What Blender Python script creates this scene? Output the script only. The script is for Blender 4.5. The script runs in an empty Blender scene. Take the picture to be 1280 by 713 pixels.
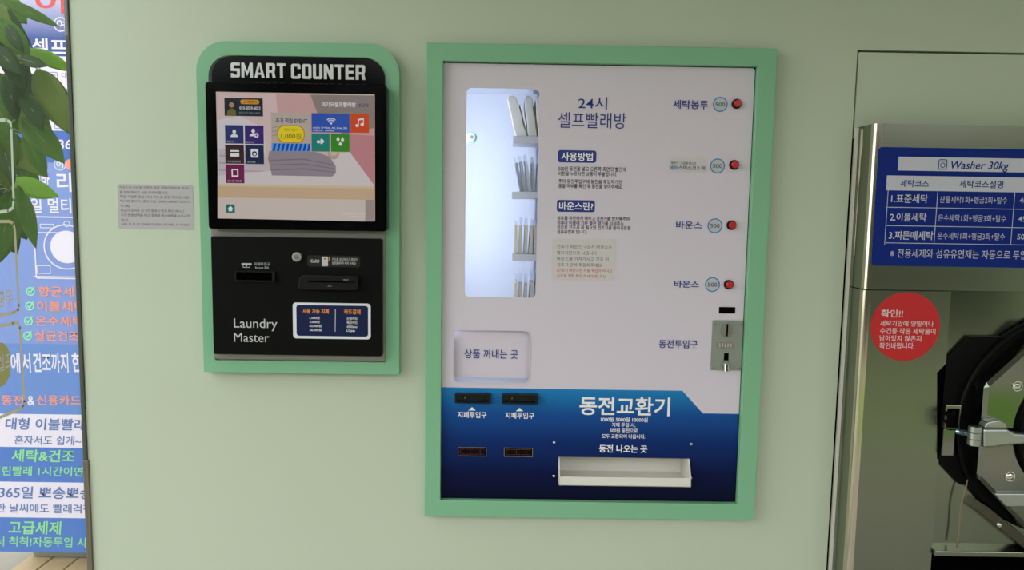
import bpy, bmesh, math, random
from mathutils import Vector, Matrix
from mathutils.geometry import tessellate_polygon
random.seed(7)
SC = bpy.context.scene
COL = SC.collection

# ------------------------------------------------------------------ camera
F = 930.0
CAM = Vector((0, -1.62, 1.5))
p_, y_, r_ = math.radians(5.688), math.radians(0.363), math.radians(-0.910)
fwd = Vector((math.sin(y_)*math.cos(p_), math.cos(y_)*math.cos(p_), -math.sin(p_)))
rt = Vector((math.cos(y_), -math.sin(y_), 0))
dn = fwd.cross(rt)
RT = rt*math.cos(r_) + dn*math.sin(r_)
DN = -rt*math.sin(r_) + dn*math.cos(r_)
cd = bpy.data.cameras.new('camera'); cam = bpy.data.objects.new('camera', cd); COL.objects.link(cam)
cd.sensor_width = 36; cd.lens = F/1280*36; cd.clip_start = 0.02
M = Matrix((RT, -DN, -fwd)).transposed().to_4x4(); M.translation = CAM
cam.matrix_world = M
SC.camera = cam

# ------------------------------------------------------------------ light
SC.view_settings.view_transform = 'Standard'; SC.view_settings.look = 'None'
SC.view_settings.gamma = 1; SC.view_settings.use_curve_mapping = False
SC.view_settings.exposure = 0.0
SKY = 3.4
wd = bpy.data.worlds.new('sky'); SC.world = wd; wd.use_nodes = True
wn = wd.node_tree.nodes; wl_ = wd.node_tree.links
bg = wn['Background']
tc = wn.new('ShaderNodeTexCoord'); sx = wn.new('ShaderNodeSeparateXYZ'); rp = wn.new('ShaderNodeValToRGB')
wl_.new(tc.outputs['Generated'], sx.inputs[0]); wl_.new(sx.outputs['Z'], rp.inputs[0]); wl_.new(rp.outputs[0], bg.inputs[0])
rp.color_ramp.elements[0].color = (1.0, 0.97, 0.965, 1); rp.color_ramp.elements[1].color = (0.88, 0.92, 1.0, 1)
bg.inputs[1].default_value = SKY
# daylight entering through the open shop front behind the camera
def area(name, loc, rot, sx_, sy_, power, col=(1, 1, 1)):
    l = bpy.data.lights.new(name, 'AREA'); l.shape = 'RECTANGLE'; l.size = sx_; l.size_y = sy_; l.energy = power; l.color = col
    o = bpy.data.objects.new(name, l); COL.objects.link(o); o.location = loc; o.rotation_euler = rot
    return o

# ------------------------------------------------------------------ helpers
def pt(px, py, y=0.0):
    d = fwd + RT*((px-640)/F) + DN*((py-356.5)/F)
    return CAM + d*((y-CAM.y)/d.y)
def ptx(px, py, X):
    d = fwd + RT*((px-640)/F) + DN*((py-356.5)/F)
    return CAM + d*((X-CAM.x)/d.x)
def box_of(x0, y0, x1, y1, y):      # measured picture box -> true rectangle X0,X1,Z0,Z1 on the plane at depth y
    cx, cy = (x0+x1)/2, (y0+y1)/2
    return pt(x0, cy, y).x, pt(x1, cy, y).x, pt(cx, y1, y).z, pt(cx, y0, y).z
def S(r, g, b):
    f = lambda c: (c/255/12.92) if c/255 <= 0.04045 else ((c/255+0.055)/1.055)**2.4
    return (f(r), f(g), f(b))
MATS = {}
def mat(name, rgb, rough=0.5, metal=0.0, spec=0.5, emit=0.0, noise=0.0, nscale=30, bump=0.0, stretch=(1, 1, 1), transl=0.0, coat=0.0, rvar=0.0):
    if name in MATS: return MATS[name]
    m = bpy.data.materials.new(name); MATS[name] = m; m.use_nodes = True
    n, l = m.node_tree.nodes, m.node_tree.links
    b = n['Principled BSDF']
    b.inputs['Base Color'].default_value = (*rgb, 1); b.inputs['Roughness'].default_value = rough
    b.inputs['Metallic'].default_value = metal; b.inputs['Specular IOR Level'].default_value = spec
    b.inputs['Coat Weight'].default_value = coat
    if emit:
        b.inputs['Emission Color'].default_value = (*rgb, 1); b.inputs['Emission Strength'].default_value = emit
        b.inputs['Base Color'].default_value = (0.01, 0.01, 0.01, 1)
    if noise or bump or rvar:
        t = n.new('ShaderNodeTexCoord'); mp = n.new('ShaderNodeMapping'); nz = n.new('ShaderNodeTexNoise')
        mp.inputs['Scale'].default_value = stretch; nz.inputs['Scale'].default_value = nscale; nz.inputs['Detail'].default_value = 4
        l.new(t.outputs['Object'], mp.inputs[0]); l.new(mp.outputs[0], nz.inputs['Vector'])
        if noise:
            mx = n.new('ShaderNodeMix'); mx.data_type = 'RGBA'
            mx.inputs[6].default_value = (*[c*(1-noise) for c in rgb], 1); mx.inputs[7].default_value = (*[min(1, c*(1+noise)) for c in rgb], 1)
            l.new(nz.outputs['Fac'], mx.inputs[0]); l.new(mx.outputs[2], b.inputs['Base Color'])
        if bump:
            bp = n.new('ShaderNodeBump'); bp.inputs['Strength'].default_value = bump; bp.inputs['Distance'].default_value = 0.002
            l.new(nz.outputs['Fac'], bp.inputs['Height']); l.new(bp.outputs[0], b.inputs['Normal'])
        if rvar:
            mr = n.new('ShaderNodeMapRange'); mr.inputs[3].default_value = max(0, rough-rvar); mr.inputs[4].default_value = rough+rvar
            l.new(nz.outputs['Fac'], mr.inputs[0]); l.new(mr.outputs[0], b.inputs['Roughness'])
    if transl:
        tr = n.new('ShaderNodeBsdfTranslucent'); tr.inputs[0].default_value = (*[c*1.6 for c in rgb], 1)
        ms = n.new('ShaderNodeMixShader'); ms.inputs[0].default_value = transl
        l.new(b.outputs[0], ms.inputs[1]); l.new(tr.outputs[0], ms.inputs[2]); l.new(ms.outputs[0], n['Material Output'].inputs[0])
    return m
def clear(name, tint=(1, 1, 1), gloss=0.06, diff=0.0, dcol=(1, 1, 1), rough=0.02):
    if name in MATS: return MATS[name]
    m = bpy.data.materials.new(name); MATS[name] = m; m.use_nodes = True
    n, l = m.node_tree.nodes, m.node_tree.links; n.clear()
    out = n.new('ShaderNodeOutputMaterial'); t = n.new('ShaderNodeBsdfTransparent'); t.inputs[0].default_value = (*tint, 1)
    g = n.new('ShaderNodeBsdfGlossy'); g.inputs['Roughness'].default_value = rough
    a = n.new('ShaderNodeMixShader'); a.inputs[0].default_value = gloss
    l.new(t.outputs[0], a.inputs[1]); l.new(g.outputs[0], a.inputs[2])
    last = a
    if diff:
        d = n.new('ShaderNodeBsdfDiffuse'); d.inputs[0].default_value = (*dcol, 1)
        c = n.new('ShaderNodeMixShader'); c.inputs[0].default_value = diff
        l.new(a.outputs[0], c.inputs[1]); l.new(d.outputs[0], c.inputs[2]); last = c
    l.new(last.outputs[0], out.inputs[0])
    return m

class MB:
    """collects shapes into ONE mesh object"""
    def __init__(s): s.v, s.f, s.mi, s.mats = [], [], [], []
    def m(s, mt):
        if mt not in s.mats: s.mats.append(mt)
        return s.mats.index(mt)
    def add(s, vs, fs, mt):
        k = len(s.v); i = s.m(mt); s.v += [tuple(v) for v in vs]
        for f in fs: s.f.append([a+k for a in f]); s.mi.append(i)
        return s
    def box(s, x0, x1, y0, y1, z0, z1, mt):
        v = [(x, y, z) for x in (x0, x1) for y in (y0, y1) for z in (z0, z1)]
        return s.add(v, [(0, 1, 3, 2), (4, 6, 7, 5), (0, 4, 5, 1), (2, 3, 7, 6), (0, 2, 6, 4), (1, 5, 7, 3)], mt)
    def prism(s, out, lo, hi, mt, holes=(), axis='y', xf=None):
        loops = [list(out)] + [list(h) for h in holes]
        mp = {'y': lambda u, v, w: (u, w, v), 'z': lambda u, v, w: (u, v, w), 'x': lambda u, v, w: (w, u, v)}[axis]
        flat = [q for L in loops for q in L]; n = len(flat)
        tris = tessellate_polygon([[Vector((q[0], q[1], 0)) for q in L] for L in loops])
        v = [mp(q[0], q[1], lo) for q in flat] + [mp(q[0], q[1], hi) for q in flat]
        if xf: v = [xf(Vector(q)) for q in v]
        if not holes:
            fs = [tuple(range(n)), tuple(range(2*n-1, n-1, -1))]
        else:
            fs = [tuple(t) for t in tris] + [tuple(a+n for a in reversed(t)) for t in tris]
        k = 0
        for L in loops:
            c = len(L)
            for i in range(c):
                a, b = k+i, k+(i+1) % c
                fs.append((a, b, b+n, a+n))
            k += c
        return s.add(v, fs, mt)
    def tube(s, pts, r, mt, seg=16, cap=True):
        pts = [Vector(p) for p in pts]; rs = r if isinstance(r, (list, tuple)) else [r]*len(pts)
        v, fs = [], []
        up = None
        for i, p in enumerate(pts):
            d = (pts[min(i+1, len(pts)-1)]-pts[max(i-1, 0)])
            if d.length < 1e-9: d = Vector((0, 0, 1))
            d.normalize()
            if up is None: up = Vector((0, 0, 1)) if abs(d.z) < 0.9 else Vector((1, 0, 0))
            a = d.cross(up).normalized(); b = d.cross(a).normalized(); up = -b if False else up
            for k in range(seg):
                t = 2*math.pi*k/seg; v.append(p+a*rs[i]*math.cos(t)+b*rs[i]*math.sin(t))
        for i in range(len(pts)-1):
            for k in range(seg):
                fs.append((i*seg+k, i*seg+(k+1) % seg, (i+1)*seg+(k+1) % seg, (i+1)*seg+k))
        if cap:
            fs.append(tuple(range(seg))); fs.append(tuple((len(pts)-1)*seg+k for k in reversed(range(seg))))
        return s.add(v, fs, mt)
    def ball(s, c, r, mt, sy=1.0, seg=16, rings=8):
        c = Vector(c); v, fs = [], []
        for i in range(rings+1):
            t = math.pi*i/rings
            for k in range(seg):
                q = 2*math.pi*k/seg
                v.append(c+Vector((r*math.sin(t)*math.cos(q), sy*r*math.cos(t), r*math.sin(t)*math.sin(q))))
        for i in range(rings):
            for k in range(seg): fs.append((i*seg+k, i*seg+(k+1) % seg, (i+1)*seg+(k+1) % seg, (i+1)*seg+k))
        return s.add(v, fs, mt)
    def build(s, name, parent=None, bevel=0, segs=2, smooth=False, fix=True, **props):
        me = bpy.data.meshes.new(name); me.from_pydata(s.v, [], s.f)
        for mt in s.mats: me.materials.append(mt)
        me.polygons.foreach_set('material_index', s.mi)
        if fix:
            b = bmesh.new(); b.from_mesh(me)
            bmesh.ops.remove_doubles(b, verts=b.verts, dist=1e-6) if smooth else None
            bmesh.ops.recalc_face_normals(b, faces=b.faces); b.to_mesh(me); b.free()
        o = bpy.data.objects.new(name, me); COL.objects.link(o)
        if smooth:
            for p in me.polygons: p.use_smooth = True
            if smooth != 2:
                me.set_sharp_from_angle(angle=math.radians(40))
        if bevel:
            bm_ = o.modifiers.new('bevel', 'BEVEL'); bm_.width = bevel; bm_.segments = segs; bm_.limit_method = 'ANGLE'; bm_.angle_limit = math.radians(40)
        if parent is not None: attach(o, parent)
        for k, q in props.items(): o[k] = q
        return o
WORLD = {}
def attach(o, parent):
    o.parent = parent
    o.matrix_parent_inverse = Matrix.Translation(-WORLD.get(parent.name, Vector((0, 0, 0))))
def thing(name, label, cat, loc, group=None):
    o = bpy.data.objects.new(name, None); COL.objects.link(o); o.empty_display_size = 0.05
    o.location = loc; WORLD[o.name] = Vector(loc)
    o['label'] = label; o['category'] = cat
    if group: o['group'] = group
    return o
def tag(o, label, cat, group=None):
    o['label'] = label; o['category'] = cat
    if group: o['group'] = group
    return o
def struct(o): o['kind'] = 'structure'; return o

def rrect(x0, x1, z0, z1, r, n=6, corners='abcd'):       # a=BL b=BR c=TR d=TL
    pts = []
    for key, cx, cz, a0 in (('a', x0, z0, 180), ('b', x1, z0, 270), ('c', x1, z1, 0), ('d', x0, z1, 90)):
        if key in corners and r > 0:
            sx_ = r if cx == x0 else -r; sz_ = r if cz == z0 else -r
            for i in range(n+1):
                t = math.radians(a0+90*i/n); pts.append((cx+sx_+r*math.cos(t), cz+sz_+r*math.sin(t)))
        else: pts.append((cx, cz))
    return pts
def circ(cx, cz, r, n=40, rz=None):
    rz = rz or r
    return [(cx+r*math.cos(2*math.pi*i/n), cz+rz*math.sin(2*math.pi*i/n)) for i in range(n)]

GL = {}
TS = bpy.data.scenes.new('lettering_workshop')      # only used to turn characters into outlines
def glyphs(s, off=0.0, shear=0.0):
    if (s, off, shear) in GL: return GL[(s, off, shear)]
    c = bpy.data.curves.new('text', 'FONT'); c.body = s; c.size = 1.0; c.offset = off; c.shear = shear; c.resolution_u = 3
    o = bpy.data.objects.new('text', c); TS.collection.objects.link(o)
    with bpy.context.temp_override(scene=TS, view_layer=TS.view_layers[0]):
        dg = bpy.context.evaluated_depsgraph_get(); dg.update()
        me = bpy.data.meshes.new_from_object(o.evaluated_get(dg))
    v = [(q.co.x, q.co.y) for q in me.vertices]; f = [tuple(p.vertices) for p in me.polygons]
    bpy.data.objects.remove(o); bpy.data.curves.remove(c); bpy.data.meshes.remove(me)
    xs = [a for a, b in v]; ys = [b for a, b in v]
    x0, x1, y0, y1 = min(xs), max(xs), min(ys), max(ys)
    v = [((a-x0)/(x1-x0), (b-y0)/(y1-y0)) for a, b in v]
    GL[(s, off, shear)] = (v, f)
    return v, f

class Art(MB):
    """printing on an upright plane at depth y (facing -y); measured in picture units, laid down in metres"""
    def __init__(s, y): super().__init__(); s.y = y; s.n = 0
    def yy(s, layer): s.n += 1; return s.y - 0.00025*layer - 0.000004*s.n
    def flat(s, pts, mt, layer=1):          # pts in metres (x,z)
        y = s.yy(layer)
        return s.add([(a, y, b) for a, b in pts], [tuple(range(len(pts)))], mt)
    def poly(s, pp, mt, layer=1):
        return s.flat([(pt(a, b, s.y).x, pt(a, b, s.y).z) for a, b in pp], mt, layer)
    def rect(s, x0, y0, x1, y1, mt, r=0, layer=1, corners='abcd'):
        X0, X1, Z0, Z1 = box_of(x0, y0, x1, y1, s.y)
        return s.flat(rrect(X0, X1, Z0, Z1, r*(X1-X0)/(x1-x0), corners=corners), mt, layer)
    def disc(s, cx, cy, r, mt, layer=1, ry=None, n=36):
        c = pt(cx, cy, s.y); k = (pt(cx+1, cy, s.y)-c).length
        return s.flat(circ(c.x, c.z, r*k, n, (ry or r)*k), mt, layer)
    def ring(s, cx, cy, r0, r1, mt, layer=1, n=36):
        c = pt(cx, cy, s.y); k = (pt(cx+1, cy, s.y)-c).length; y = s.yy(layer)
        a, b = circ(c.x, c.z, r0*k, n), circ(c.x, c.z, r1*k, n)
        return s.add([(u, y, v) for u, v in a+b], [(i, (i+1) % n, n+(i+1) % n, n+i) for i in range(n)], mt)
    def line(s, pp, w, mt, layer=1):
        P = [Vector((pt(a, b, s.y).x, pt(a, b, s.y).z)) for a, b in pp]
        k = (pt(pp[0][0]+1, pp[0][1], s.y)-pt(*pp[0], s.y)).length*w/2
        for a, b in zip(P, P[1:]):
            d = (b-a).normalized(); n = Vector((-d.y, d.x))*k; e = d*k*0.6
            s.flat([tuple(a-n-e), tuple(b-n+e), tuple(b+n+e), tuple(a+n-e)], mt, layer)
        return s
    def frame(s, x0, y0, x1, y1, w, mt, r=3, layer=1):
        X0, X1, Z0, Z1 = box_of(x0, y0, x1, y1, s.y); k = (X1-X0)/(x1-x0); y = s.yy(layer)
        a = rrect(X0, X1, Z0, Z1, max(r, .01)*k); b = rrect(X0+w*k, X1-w*k, Z0+w*k, Z1-w*k, max(r-w, .01)*k); n = len(a)
        return s.add([(u, y, v) for u, v in a+b], [(i, (i+1) % n, n+(i+1) % n, n+i) for i in range(n)], mt)
    def text(s, t, x0, y0, x1, y1, mt, off=0.0, layer=3, shear=0.0):
        v, f = glyphs(t, off, shear); X0, X1, Z0, Z1 = box_of(x0, y0, x1, y1, s.y); y = s.yy(layer)
        return s.add([(X0+a*(X1-X0), y, Z0+b*(Z1-Z0)) for a, b in v], f, mt)
    def build(s, name, parent=None, **k): return super().build(name, parent, fix=False, **k)

# ------------------------------------------------------------------ materials
WALL = mat('wall_paint', S(190, 199, 177), 0.42, noise=0.02, nscale=3, bump=0.03)
MINT = mat('mint_paint', S(128, 182, 143), 0.4, spec=.3, noise=0.015, nscale=8)
PANEL = mat('white_sheet', S(214, 204, 216), 0.4, spec=.3, noise=0.01, nscale=5)
BLACK = mat('black_plastic', S(12, 12, 13), 0.35, spec=.3)
MATTE = mat('matte_black_steel', S(9, 9, 9), 0.5, spec=0.1)
GLOSS = mat('gloss_black', S(5, 5, 6), 0.12, spec=0.1)
SHADE_BLK = mat('painted_shade', S(4, 4, 4), 0.9, spec=0.0)  # black painted in for the shade inside gaps, slots and recesses
RUB = mat('black_rubber', S(4, 5, 4), 0.5, spec=0.12)
STEEL = mat('brushed_steel', S(136, 140, 124), 0.24, 1.0, noise=0.02, nscale=10, stretch=(0.3, 1, 30), rvar=0.015)
MIRR = mat('polished_steel', S(122, 126, 116), 0.09, 1.0, noise=0.03, nscale=4)
CAST = mat('cast_aluminium', S(180, 182, 182), 0.3, 1.0, bump=0.05, nscale=120)
CHROME = mat('chrome', S(215, 215, 210), 0.12, 1.0)
GREYST = mat('satin_grey_steel', S(150, 148, 140), 0.35, 0.7)
ACC = mat('zinc_plate', S(156, 160, 154), 0.3, 0.45, noise=0.04, nscale=40)
WHITE = mat('white_print', S(240, 238, 240), 0.5)
NAVY = mat('navy_print', S(18, 42, 130), 0.45)
INK = mat('dark_ink', S(52, 44, 58), 0.6)
INK2 = mat('faint_ink', S(110, 104, 100), 0.7)
INKR = mat('red_ink', S(205, 80, 70), 0.7)
BADGE = mat('blue_badge', S(22, 44, 132), 0.4)

# ------------------------------------------------------------------ the setting
WLX = pt(101, 356, 0).x                 # left end of the wall
WX = pt(1070, 200, 0).x                 # left flank of the washer
GAPX = WX-.0112                         # gap beside the washer
XT = pt(1150, 63.6, 0).z                # underside of the upper wall band
VX0, VX1, VZ0, VZ1 = box_of(533.5, 60, 952.5, 643, 0)      # outer edge of the vending machine surround
KX0, KX1, KZ0, KZ1 = box_of(249.5, 52.8, 500, 467, 0)    # outer edge of the payment kiosk surround
w = MB()
wall_out = [(WLX, 0), (GAPX, 0), (GAPX, XT), (3.0, XT), (3.0, 2.7), (WLX, 2.7)]
w.prism(wall_out, 0, 0.06, WALL, holes=[rrect(VX0+.015, VX1-.015, VZ0+.015, VZ1-.015, 0), rrect(KX0+.012, KX1-.012, KZ0+.012, KZ1-.03, 0)])
struct(w.build('wall_back'))
PX0 = GAPX+0.004
struct(MB().box(PX0, 3.0, 0.002, 0.05, pt(1150, 156, 0).z-.03, XT-.004, WALL).build('wall_washer', bevel=.001))
struct(MB().box(GAPX-.05, 3.0, 0.075, 0.09, 0, XT+.1, SHADE_BLK).build('gap_shade_backing'))  # black sheet standing in for the darkness behind the gap
struct(MB().box(GAPX+.0004, WX-.0052, .006, .06, 0, pt(1150, 156, 0).z-.031, SHADE_BLK).build('gap_shade_filler'))  # black filler added to paint the shade inside the gap
FLOORM = mat('floor_tile', S(150, 146, 134), 0.35, noise=0.06, nscale=6)
CEILM = mat('ceiling_paint', S(190, 192, 180), 0.8)
struct(MB().box(WLX, 3.0, -2.8, 0.06, -0.05, 0, FLOORM).build('floor'))
struct(MB().box(WLX-.05, 3.0, -2.8, 0.06, 2.55, 2.8, CEILM).build('ceiling'))
struct(MB().box(3.0, 3.1, -2.8, 0.9, 0, 2.7, WALL).build('wall_right'))
GREYT = mat('dark_profile', S(62, 62, 52), 0.45)
BROWNT = mat('worn_profile', S(112, 102, 88), 0.5)
t = MB()
zs = pt(105, 575, 0).z
tx0, tx1 = pt(95.6, 356, 0).x, WLX
t.box(tx0, tx1, -.004, .06, zs, 2.7, GREYT); t.box(tx0, tx1+.0025, -.006, .06, 0, zs, BROWNT)
struct(t.build('trim_1', bevel=.001))
# the glass side of the shop: pane with head, sill and front mullion
GX = (tx0+tx1)/2
ALU = mat('grey_aluminium', S(120, 122, 118), 0.4, 0.6)
struct(MB().box(GX-.003, GX+.003, -2.7, -.006, 0.06, 2.5, clear('window_glass', (0.93, 0.96, 0.94), 0.05)).build('window_1'))
struct(MB().box(GX-.03, GX+.03, -2.8, -.006, 0, 0.06, ALU).box(GX-.03, GX+.03, -2.8, -.006, 2.5, 2.55, ALU).box(GX-.03, GX+.03, -2.8, -2.7, .06, 2.5, ALU).build('trim_2'))

# outside: pavement and lawn in front of the shop (mirrored in the washer's steel)
GROUND = mat('pavement', S(142, 132, 120), 0.9, noise=0.12, nscale=9)
LAWN = mat('lawn_grass', S(88, 124, 22), 0.9, noise=0.35, nscale=25)
struct(MB().box(-14, 14, -16, 12, -.22, -.16, GROUND).build('ground'))
struct(MB().box(-8, 8, -5.6, -4.0, -.16, -.13, LAWN).build('trim_lawn'))
ADDED_HEDGE = mat('added_hedge_leaves', S(36, 46, 26), 0.9, noise=0.5, nscale=10)  # unseen hedge, added and raised to darken reflections in steel and black plastic
h = MB()
nx, nz = 60, 14
vs = []
for i in range(nx+1):
    for k in range(nz+1):
        X = -9+18*i/nx; Z = 3.7*k/nz
        vs.append((X, -8.5+.5*math.sin(X*2.3+Z*2)*math.sin(Z*3.1)+random.uniform(-.15, .15)-.25*(k/nz)**2*4, -.16+Z+(.25*math.sin(X*1.7)+random.uniform(-.1, .1))*(k/nz)))
h.add(vs, [(i*(nz+1)+k, (i+1)*(nz+1)+k, (i+1)*(nz+1)+k+1, i*(nz+1)+k+1) for i in range(nx) for k in range(nz)], ADDED_HEDGE)
struct(h.build('wall_added_hedge', smooth=2))

# ------------------------------------------------------------------ vending machine
FY = -0.026             # front of the surround
PY = -0.012             # front of the sheet
ix0, ix1, iz0, iz1 = box_of(551.5, 80.5, 933, 628, PY)
vm = thing('vending_machine', 'white and blue coin changing vending machine in a square mint frame', 'vending machine', ((VX0+VX1)/2, 0, VZ0))
s = MB()
fw_ = .0
fo = [(VX0, VZ0), (VX1, VZ0), (VX1, VZ1), (VX0, VZ1)]
fx0, fx1, fz0, fz1 = box_of(552, 79, 935, 628.5, FY)
fi = [(fx0, fz0), (fx1, fz0), (fx1, fz1), (fx0, fz1)]
s.prism(fo, FY, 0.0, MINT, holes=[fi])
s.build('surround_frame', vm, bevel=.0012)
# sheet with openings
WN = box_of(582, 110.5, 672, 372, PY)
OUT = box_of(567, 413.5, 661.5, 478.5, PY)
ps = MB()
px0, px1, pz0, pz1 = ix0+.0005, ix1-.003, iz0+.001, iz1-.002
TRY = box_of(698, 572.5, 861, 600, PY)
ps.prism(rrect(px0, px1, pz0, pz1, .006), PY, PY+.0025, PANEL, holes=[rrect(WN[0], WN[1], WN[2], WN[3], .011, 8), rrect(OUT[0], OUT[1], OUT[2], OUT[3], .012, 8), rrect(TRY[0], TRY[1], TRY[2], TRY[3], 0)])
ps_o = ps.build('front_sheet', vm)
b = MB(); b.prism([(VX0+.02, VZ0+.02), (VX1-.02, VZ0+.02), (VX1-.02, VZ1-.02), (VX0+.02, VZ1-.02)], PY+.003, PY+.005, SHADE_BLK, holes=[[(px0+.008, pz0+.008), (px1-.008, pz0+.008), (px1-.008, pz1-.008), (px0+.008, pz1-.008)]]); b.build('edge_gap_shade', vm)  # black ring painting in the shade of the gap around the sheet
# blue printed lower field: a printed fade from bright blue to navy
def fade():
    m = bpy.data.materials.new('blue_fade_print'); m.use_nodes = True
    n, l = m.node_tree.nodes, m.node_tree.links; b = n['Principled BSDF']; b.inputs['Roughness'].default_value = .4; b.inputs['Specular IOR Level'].default_value = .12
    t = n.new('ShaderNodeTexCoord'); x = n.new('ShaderNodeSeparateXYZ'); mr = n.new('ShaderNodeMapRange'); r = n.new('ShaderNodeValToRGB')
    l.new(t.outputs['Object'], x.inputs[0]); l.new(x.outputs['Z'], mr.inputs[0]); l.new(mr.outputs[0], r.inputs[0]); l.new(r.outputs[0], b.inputs[0])
    mr.inputs[1].default_value = pz0; mr.inputs[2].default_value = pt(700, 486, PY).z
    e = r.color_ramp.elements
    e[0].color = (*S(2, 6, 34), 1); e[1].color = (*S(34, 128, 190), 1)
    for pos, c in ((.25, S(5, 16, 62)), (.55, S(14, 46, 110)), (.78, S(24, 78, 148))):
        q = e.new(pos); q.color = (*c, 1)
    return m
FADE = fade()
a = Art(PY)
zt = pt(700, 486.5, PY).z
cxa, cxb = pt(853, 488, PY).x, pt(878.5, 517, PY).x; zb = pt(900, 517.3, PY).z
yb = PY-.0003
bl = MB()
outl = rrect(px0, px1, pz0, zb, .006, corners='ab')
outl = outl[:-2] + [(px1, zb), (cxb, zb), (cxa, zt), (px0, zt)]
bl.prism(outl, yb, PY-.00002, FADE, holes=[rrect(TRY[0], TRY[1], TRY[2], TRY[3], 0)])
bl.build('blue_field', vm)
# cabinet body behind the sheet: compartment
CB = mat('cabinet_white', S(225, 228, 235), 0.5)
cx0, cx1 = WN[0]-.05, WN[1]+.13; cz0, cz1 = OUT[2]-.004, WN[3]+.03; cy1 = .26; CF = PY+.022
b = MB()
b.box(cx0-.004, cx0, CF, cy1, cz0, cz1, CB); b.box(cx1, cx1+.004, CF, cy1, cz0, cz1, CB)
b.box(cx0-.004, cx1+.004, cy1, cy1+.004, cz0-.004, cz1+.004, CB)
b.box(cx0-.004, cx1+.004, CF, cy1, cz1, cz1+.004, CB); b.box(cx0-.004, cx1+.004, CF, cy1, cz0-.004, cz0, CB)
b.build('product_compartment', vm)
b = MB()
rx = pt(663, 240, .1).x
b.box(rx-.006, rx+.006, .20, .23, cz0, cz1, CB); b.box(rx+.024, rx+.05, .17, .23, cz0, cz1, mat('rail_blue_grey', S(170, 182, 205), .4))
b.build('shelf_rail', vm)
LED = mat('led_diffuser', (0.80, 0.88, 1.0), 0.5, emit=9.0)
b = MB(); b.box(cx0+.006, cx0+.02, PY+.006, PY+.02, cz0+.12, cz1-.01, LED); b.build('led_strip', vm)
lz = (WN[2]+WN[3])/2
L = area('compartment_lamp', (cx0+.03, PY+.035, lz), (math.radians(90), 0, math.radians(-8)), .02, (WN[3]-WN[2]), .52, (.70, .80, 1)); attach(L, vm)
b = MB(); b.prism(rrect(WN[0]-.012, WN[1]+.012, WN[2]-.012, WN[3]+.012, .012), PY+.0045, PY+.0065, clear('acrylic', (.98, .985, 1), .01)); b.build('window_pane', vm)
# shelves, seen at the right of the window
shelf_m = mat('shelf_steel', S(190, 190, 194), .45)
SH = []
SY0, SY1 = .05, .15
for k, py in enumerate((170, 239.5, 318, 400)):
    p = pt(641 if k == 0 else 640, py, SY0)
    SH.append(p)
    q = MB(); q.box(p.x, cx1-.001, SY0, SY1, p.z-.0155, p.z, shelf_m); q.box(p.x+.08, p.x+.1, SY1, cy1, p.z-.0155, p.z-.004, shelf_m)
    q.build('shelf', vm, bevel=.001)
# lock knob inside on the left
TEAL = mat('teal_plastic', S(120, 195, 180), .3)
p = pt(589.5, 172, .04)
k = MB(); k.tube([(p.x-.055, .05, p.z), (p.x-.004, .05, p.z)], .007, WHITE)
k.tube([(p.x, .052, p.z), (p.x, .036, p.z)], .0115, TEAL, 24); k.tube([(p.x, .036, p.z), (p.x, .031, p.z)], .0085, WHITE, 24); k.tube([(p.x, .031, p.z), (p.x, .029, p.z)], .004, ACC, 16)
k.build('inner_lock', vm, smooth=True)
# delivery flap
q = MB(); q.prism(rrect(OUT[0]-.004, OUT[1]+.004, OUT[2]+.0075, OUT[3]+.004, .012), PY+.013, PY+.017, PANEL)
fl = q.build('delivery_flap', vm)
a = Art(PY+.013); a.text('상품 꺼내는 곳', 580.5, 437, 647.5, 448.5, NAVY, .012); a.build('flap_lettering', fl)
q = MB()
rim = rrect(OUT[0]-.002, OUT[1]+.002, OUT[2]-.002, OUT[3]+.002, .0135, 8)
q.prism(rim, PY-.0016, PY-.0001, WHITE if False else PANEL, holes=[rrect(OUT[0], OUT[1], OUT[2], OUT[3], .012, 8)])
q.build('flap_rim', vm, bevel=.0006)
# main lettering
a = Art(PY)
a.text('24시', 722.8, 121.2, 758.8, 137, NAVY, .004); a.text('셀프빨래방', 697.7, 140.8, 782.7, 160.6, NAVY, .0)
a.build('title_lettering', vm)
def badge(txt, bx, tx):
    a = Art(PY); a.rect(*bx, BADGE, 3.2, 1); o = a.build('heading_badge', vm)
    b = Art(PY-.0004); b.text(txt, *tx, WHITE, .018, 2); b.build('lettering', o)
badge('사용방법', (697.3, 188, 745.4, 203.5), (701.6, 190.7, 741, 201.2))
badge('바운스란?', (696, 250.4, 743.6, 265.2), (698.8, 253, 741.4, 263))
a = Art(PY)
for s_, b_ in (('500원 동전을 넣고 오른쪽 측면의 빨간색', (698, 208.6, 782, 214.6)), ('버튼을 누르시면 상품이 투출됩니다.', (698, 214.9, 771, 220.3)),
               ('주의 동전투입구에 동전을 투입하기전', (698, 224.6, 777, 229.9)), ('품절 여부를 확인 후 동전을 넣어주세요.', (698, 230.3, 778, 235.8)),
               ('섬유를 유연하게 해주고 정전기를 방지해주며,', (696.3, 270.8, 788, 276.3)), ('의류나 이불에 기분 좋은 향기를 입혀주는', (696.3, 276.6, 779.6, 281.9)),
               ('것으로 건조시 꼭 필요한 건조기용 종이시트형', (696.3, 282.1, 788, 287.4)), ('섬유유연제 입니다.', (696.3, 287.6, 733.8, 292.6))):
    if s_[0] == '5' or s_[:3] == '섬유를': a = Art(PY)
    a.text(s_, *b_, INK, .008)
    if s_[-3:] in ('세요.', '니다.') and s_[0] in '품섬': a.build('instruction_lettering', vm)

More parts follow.
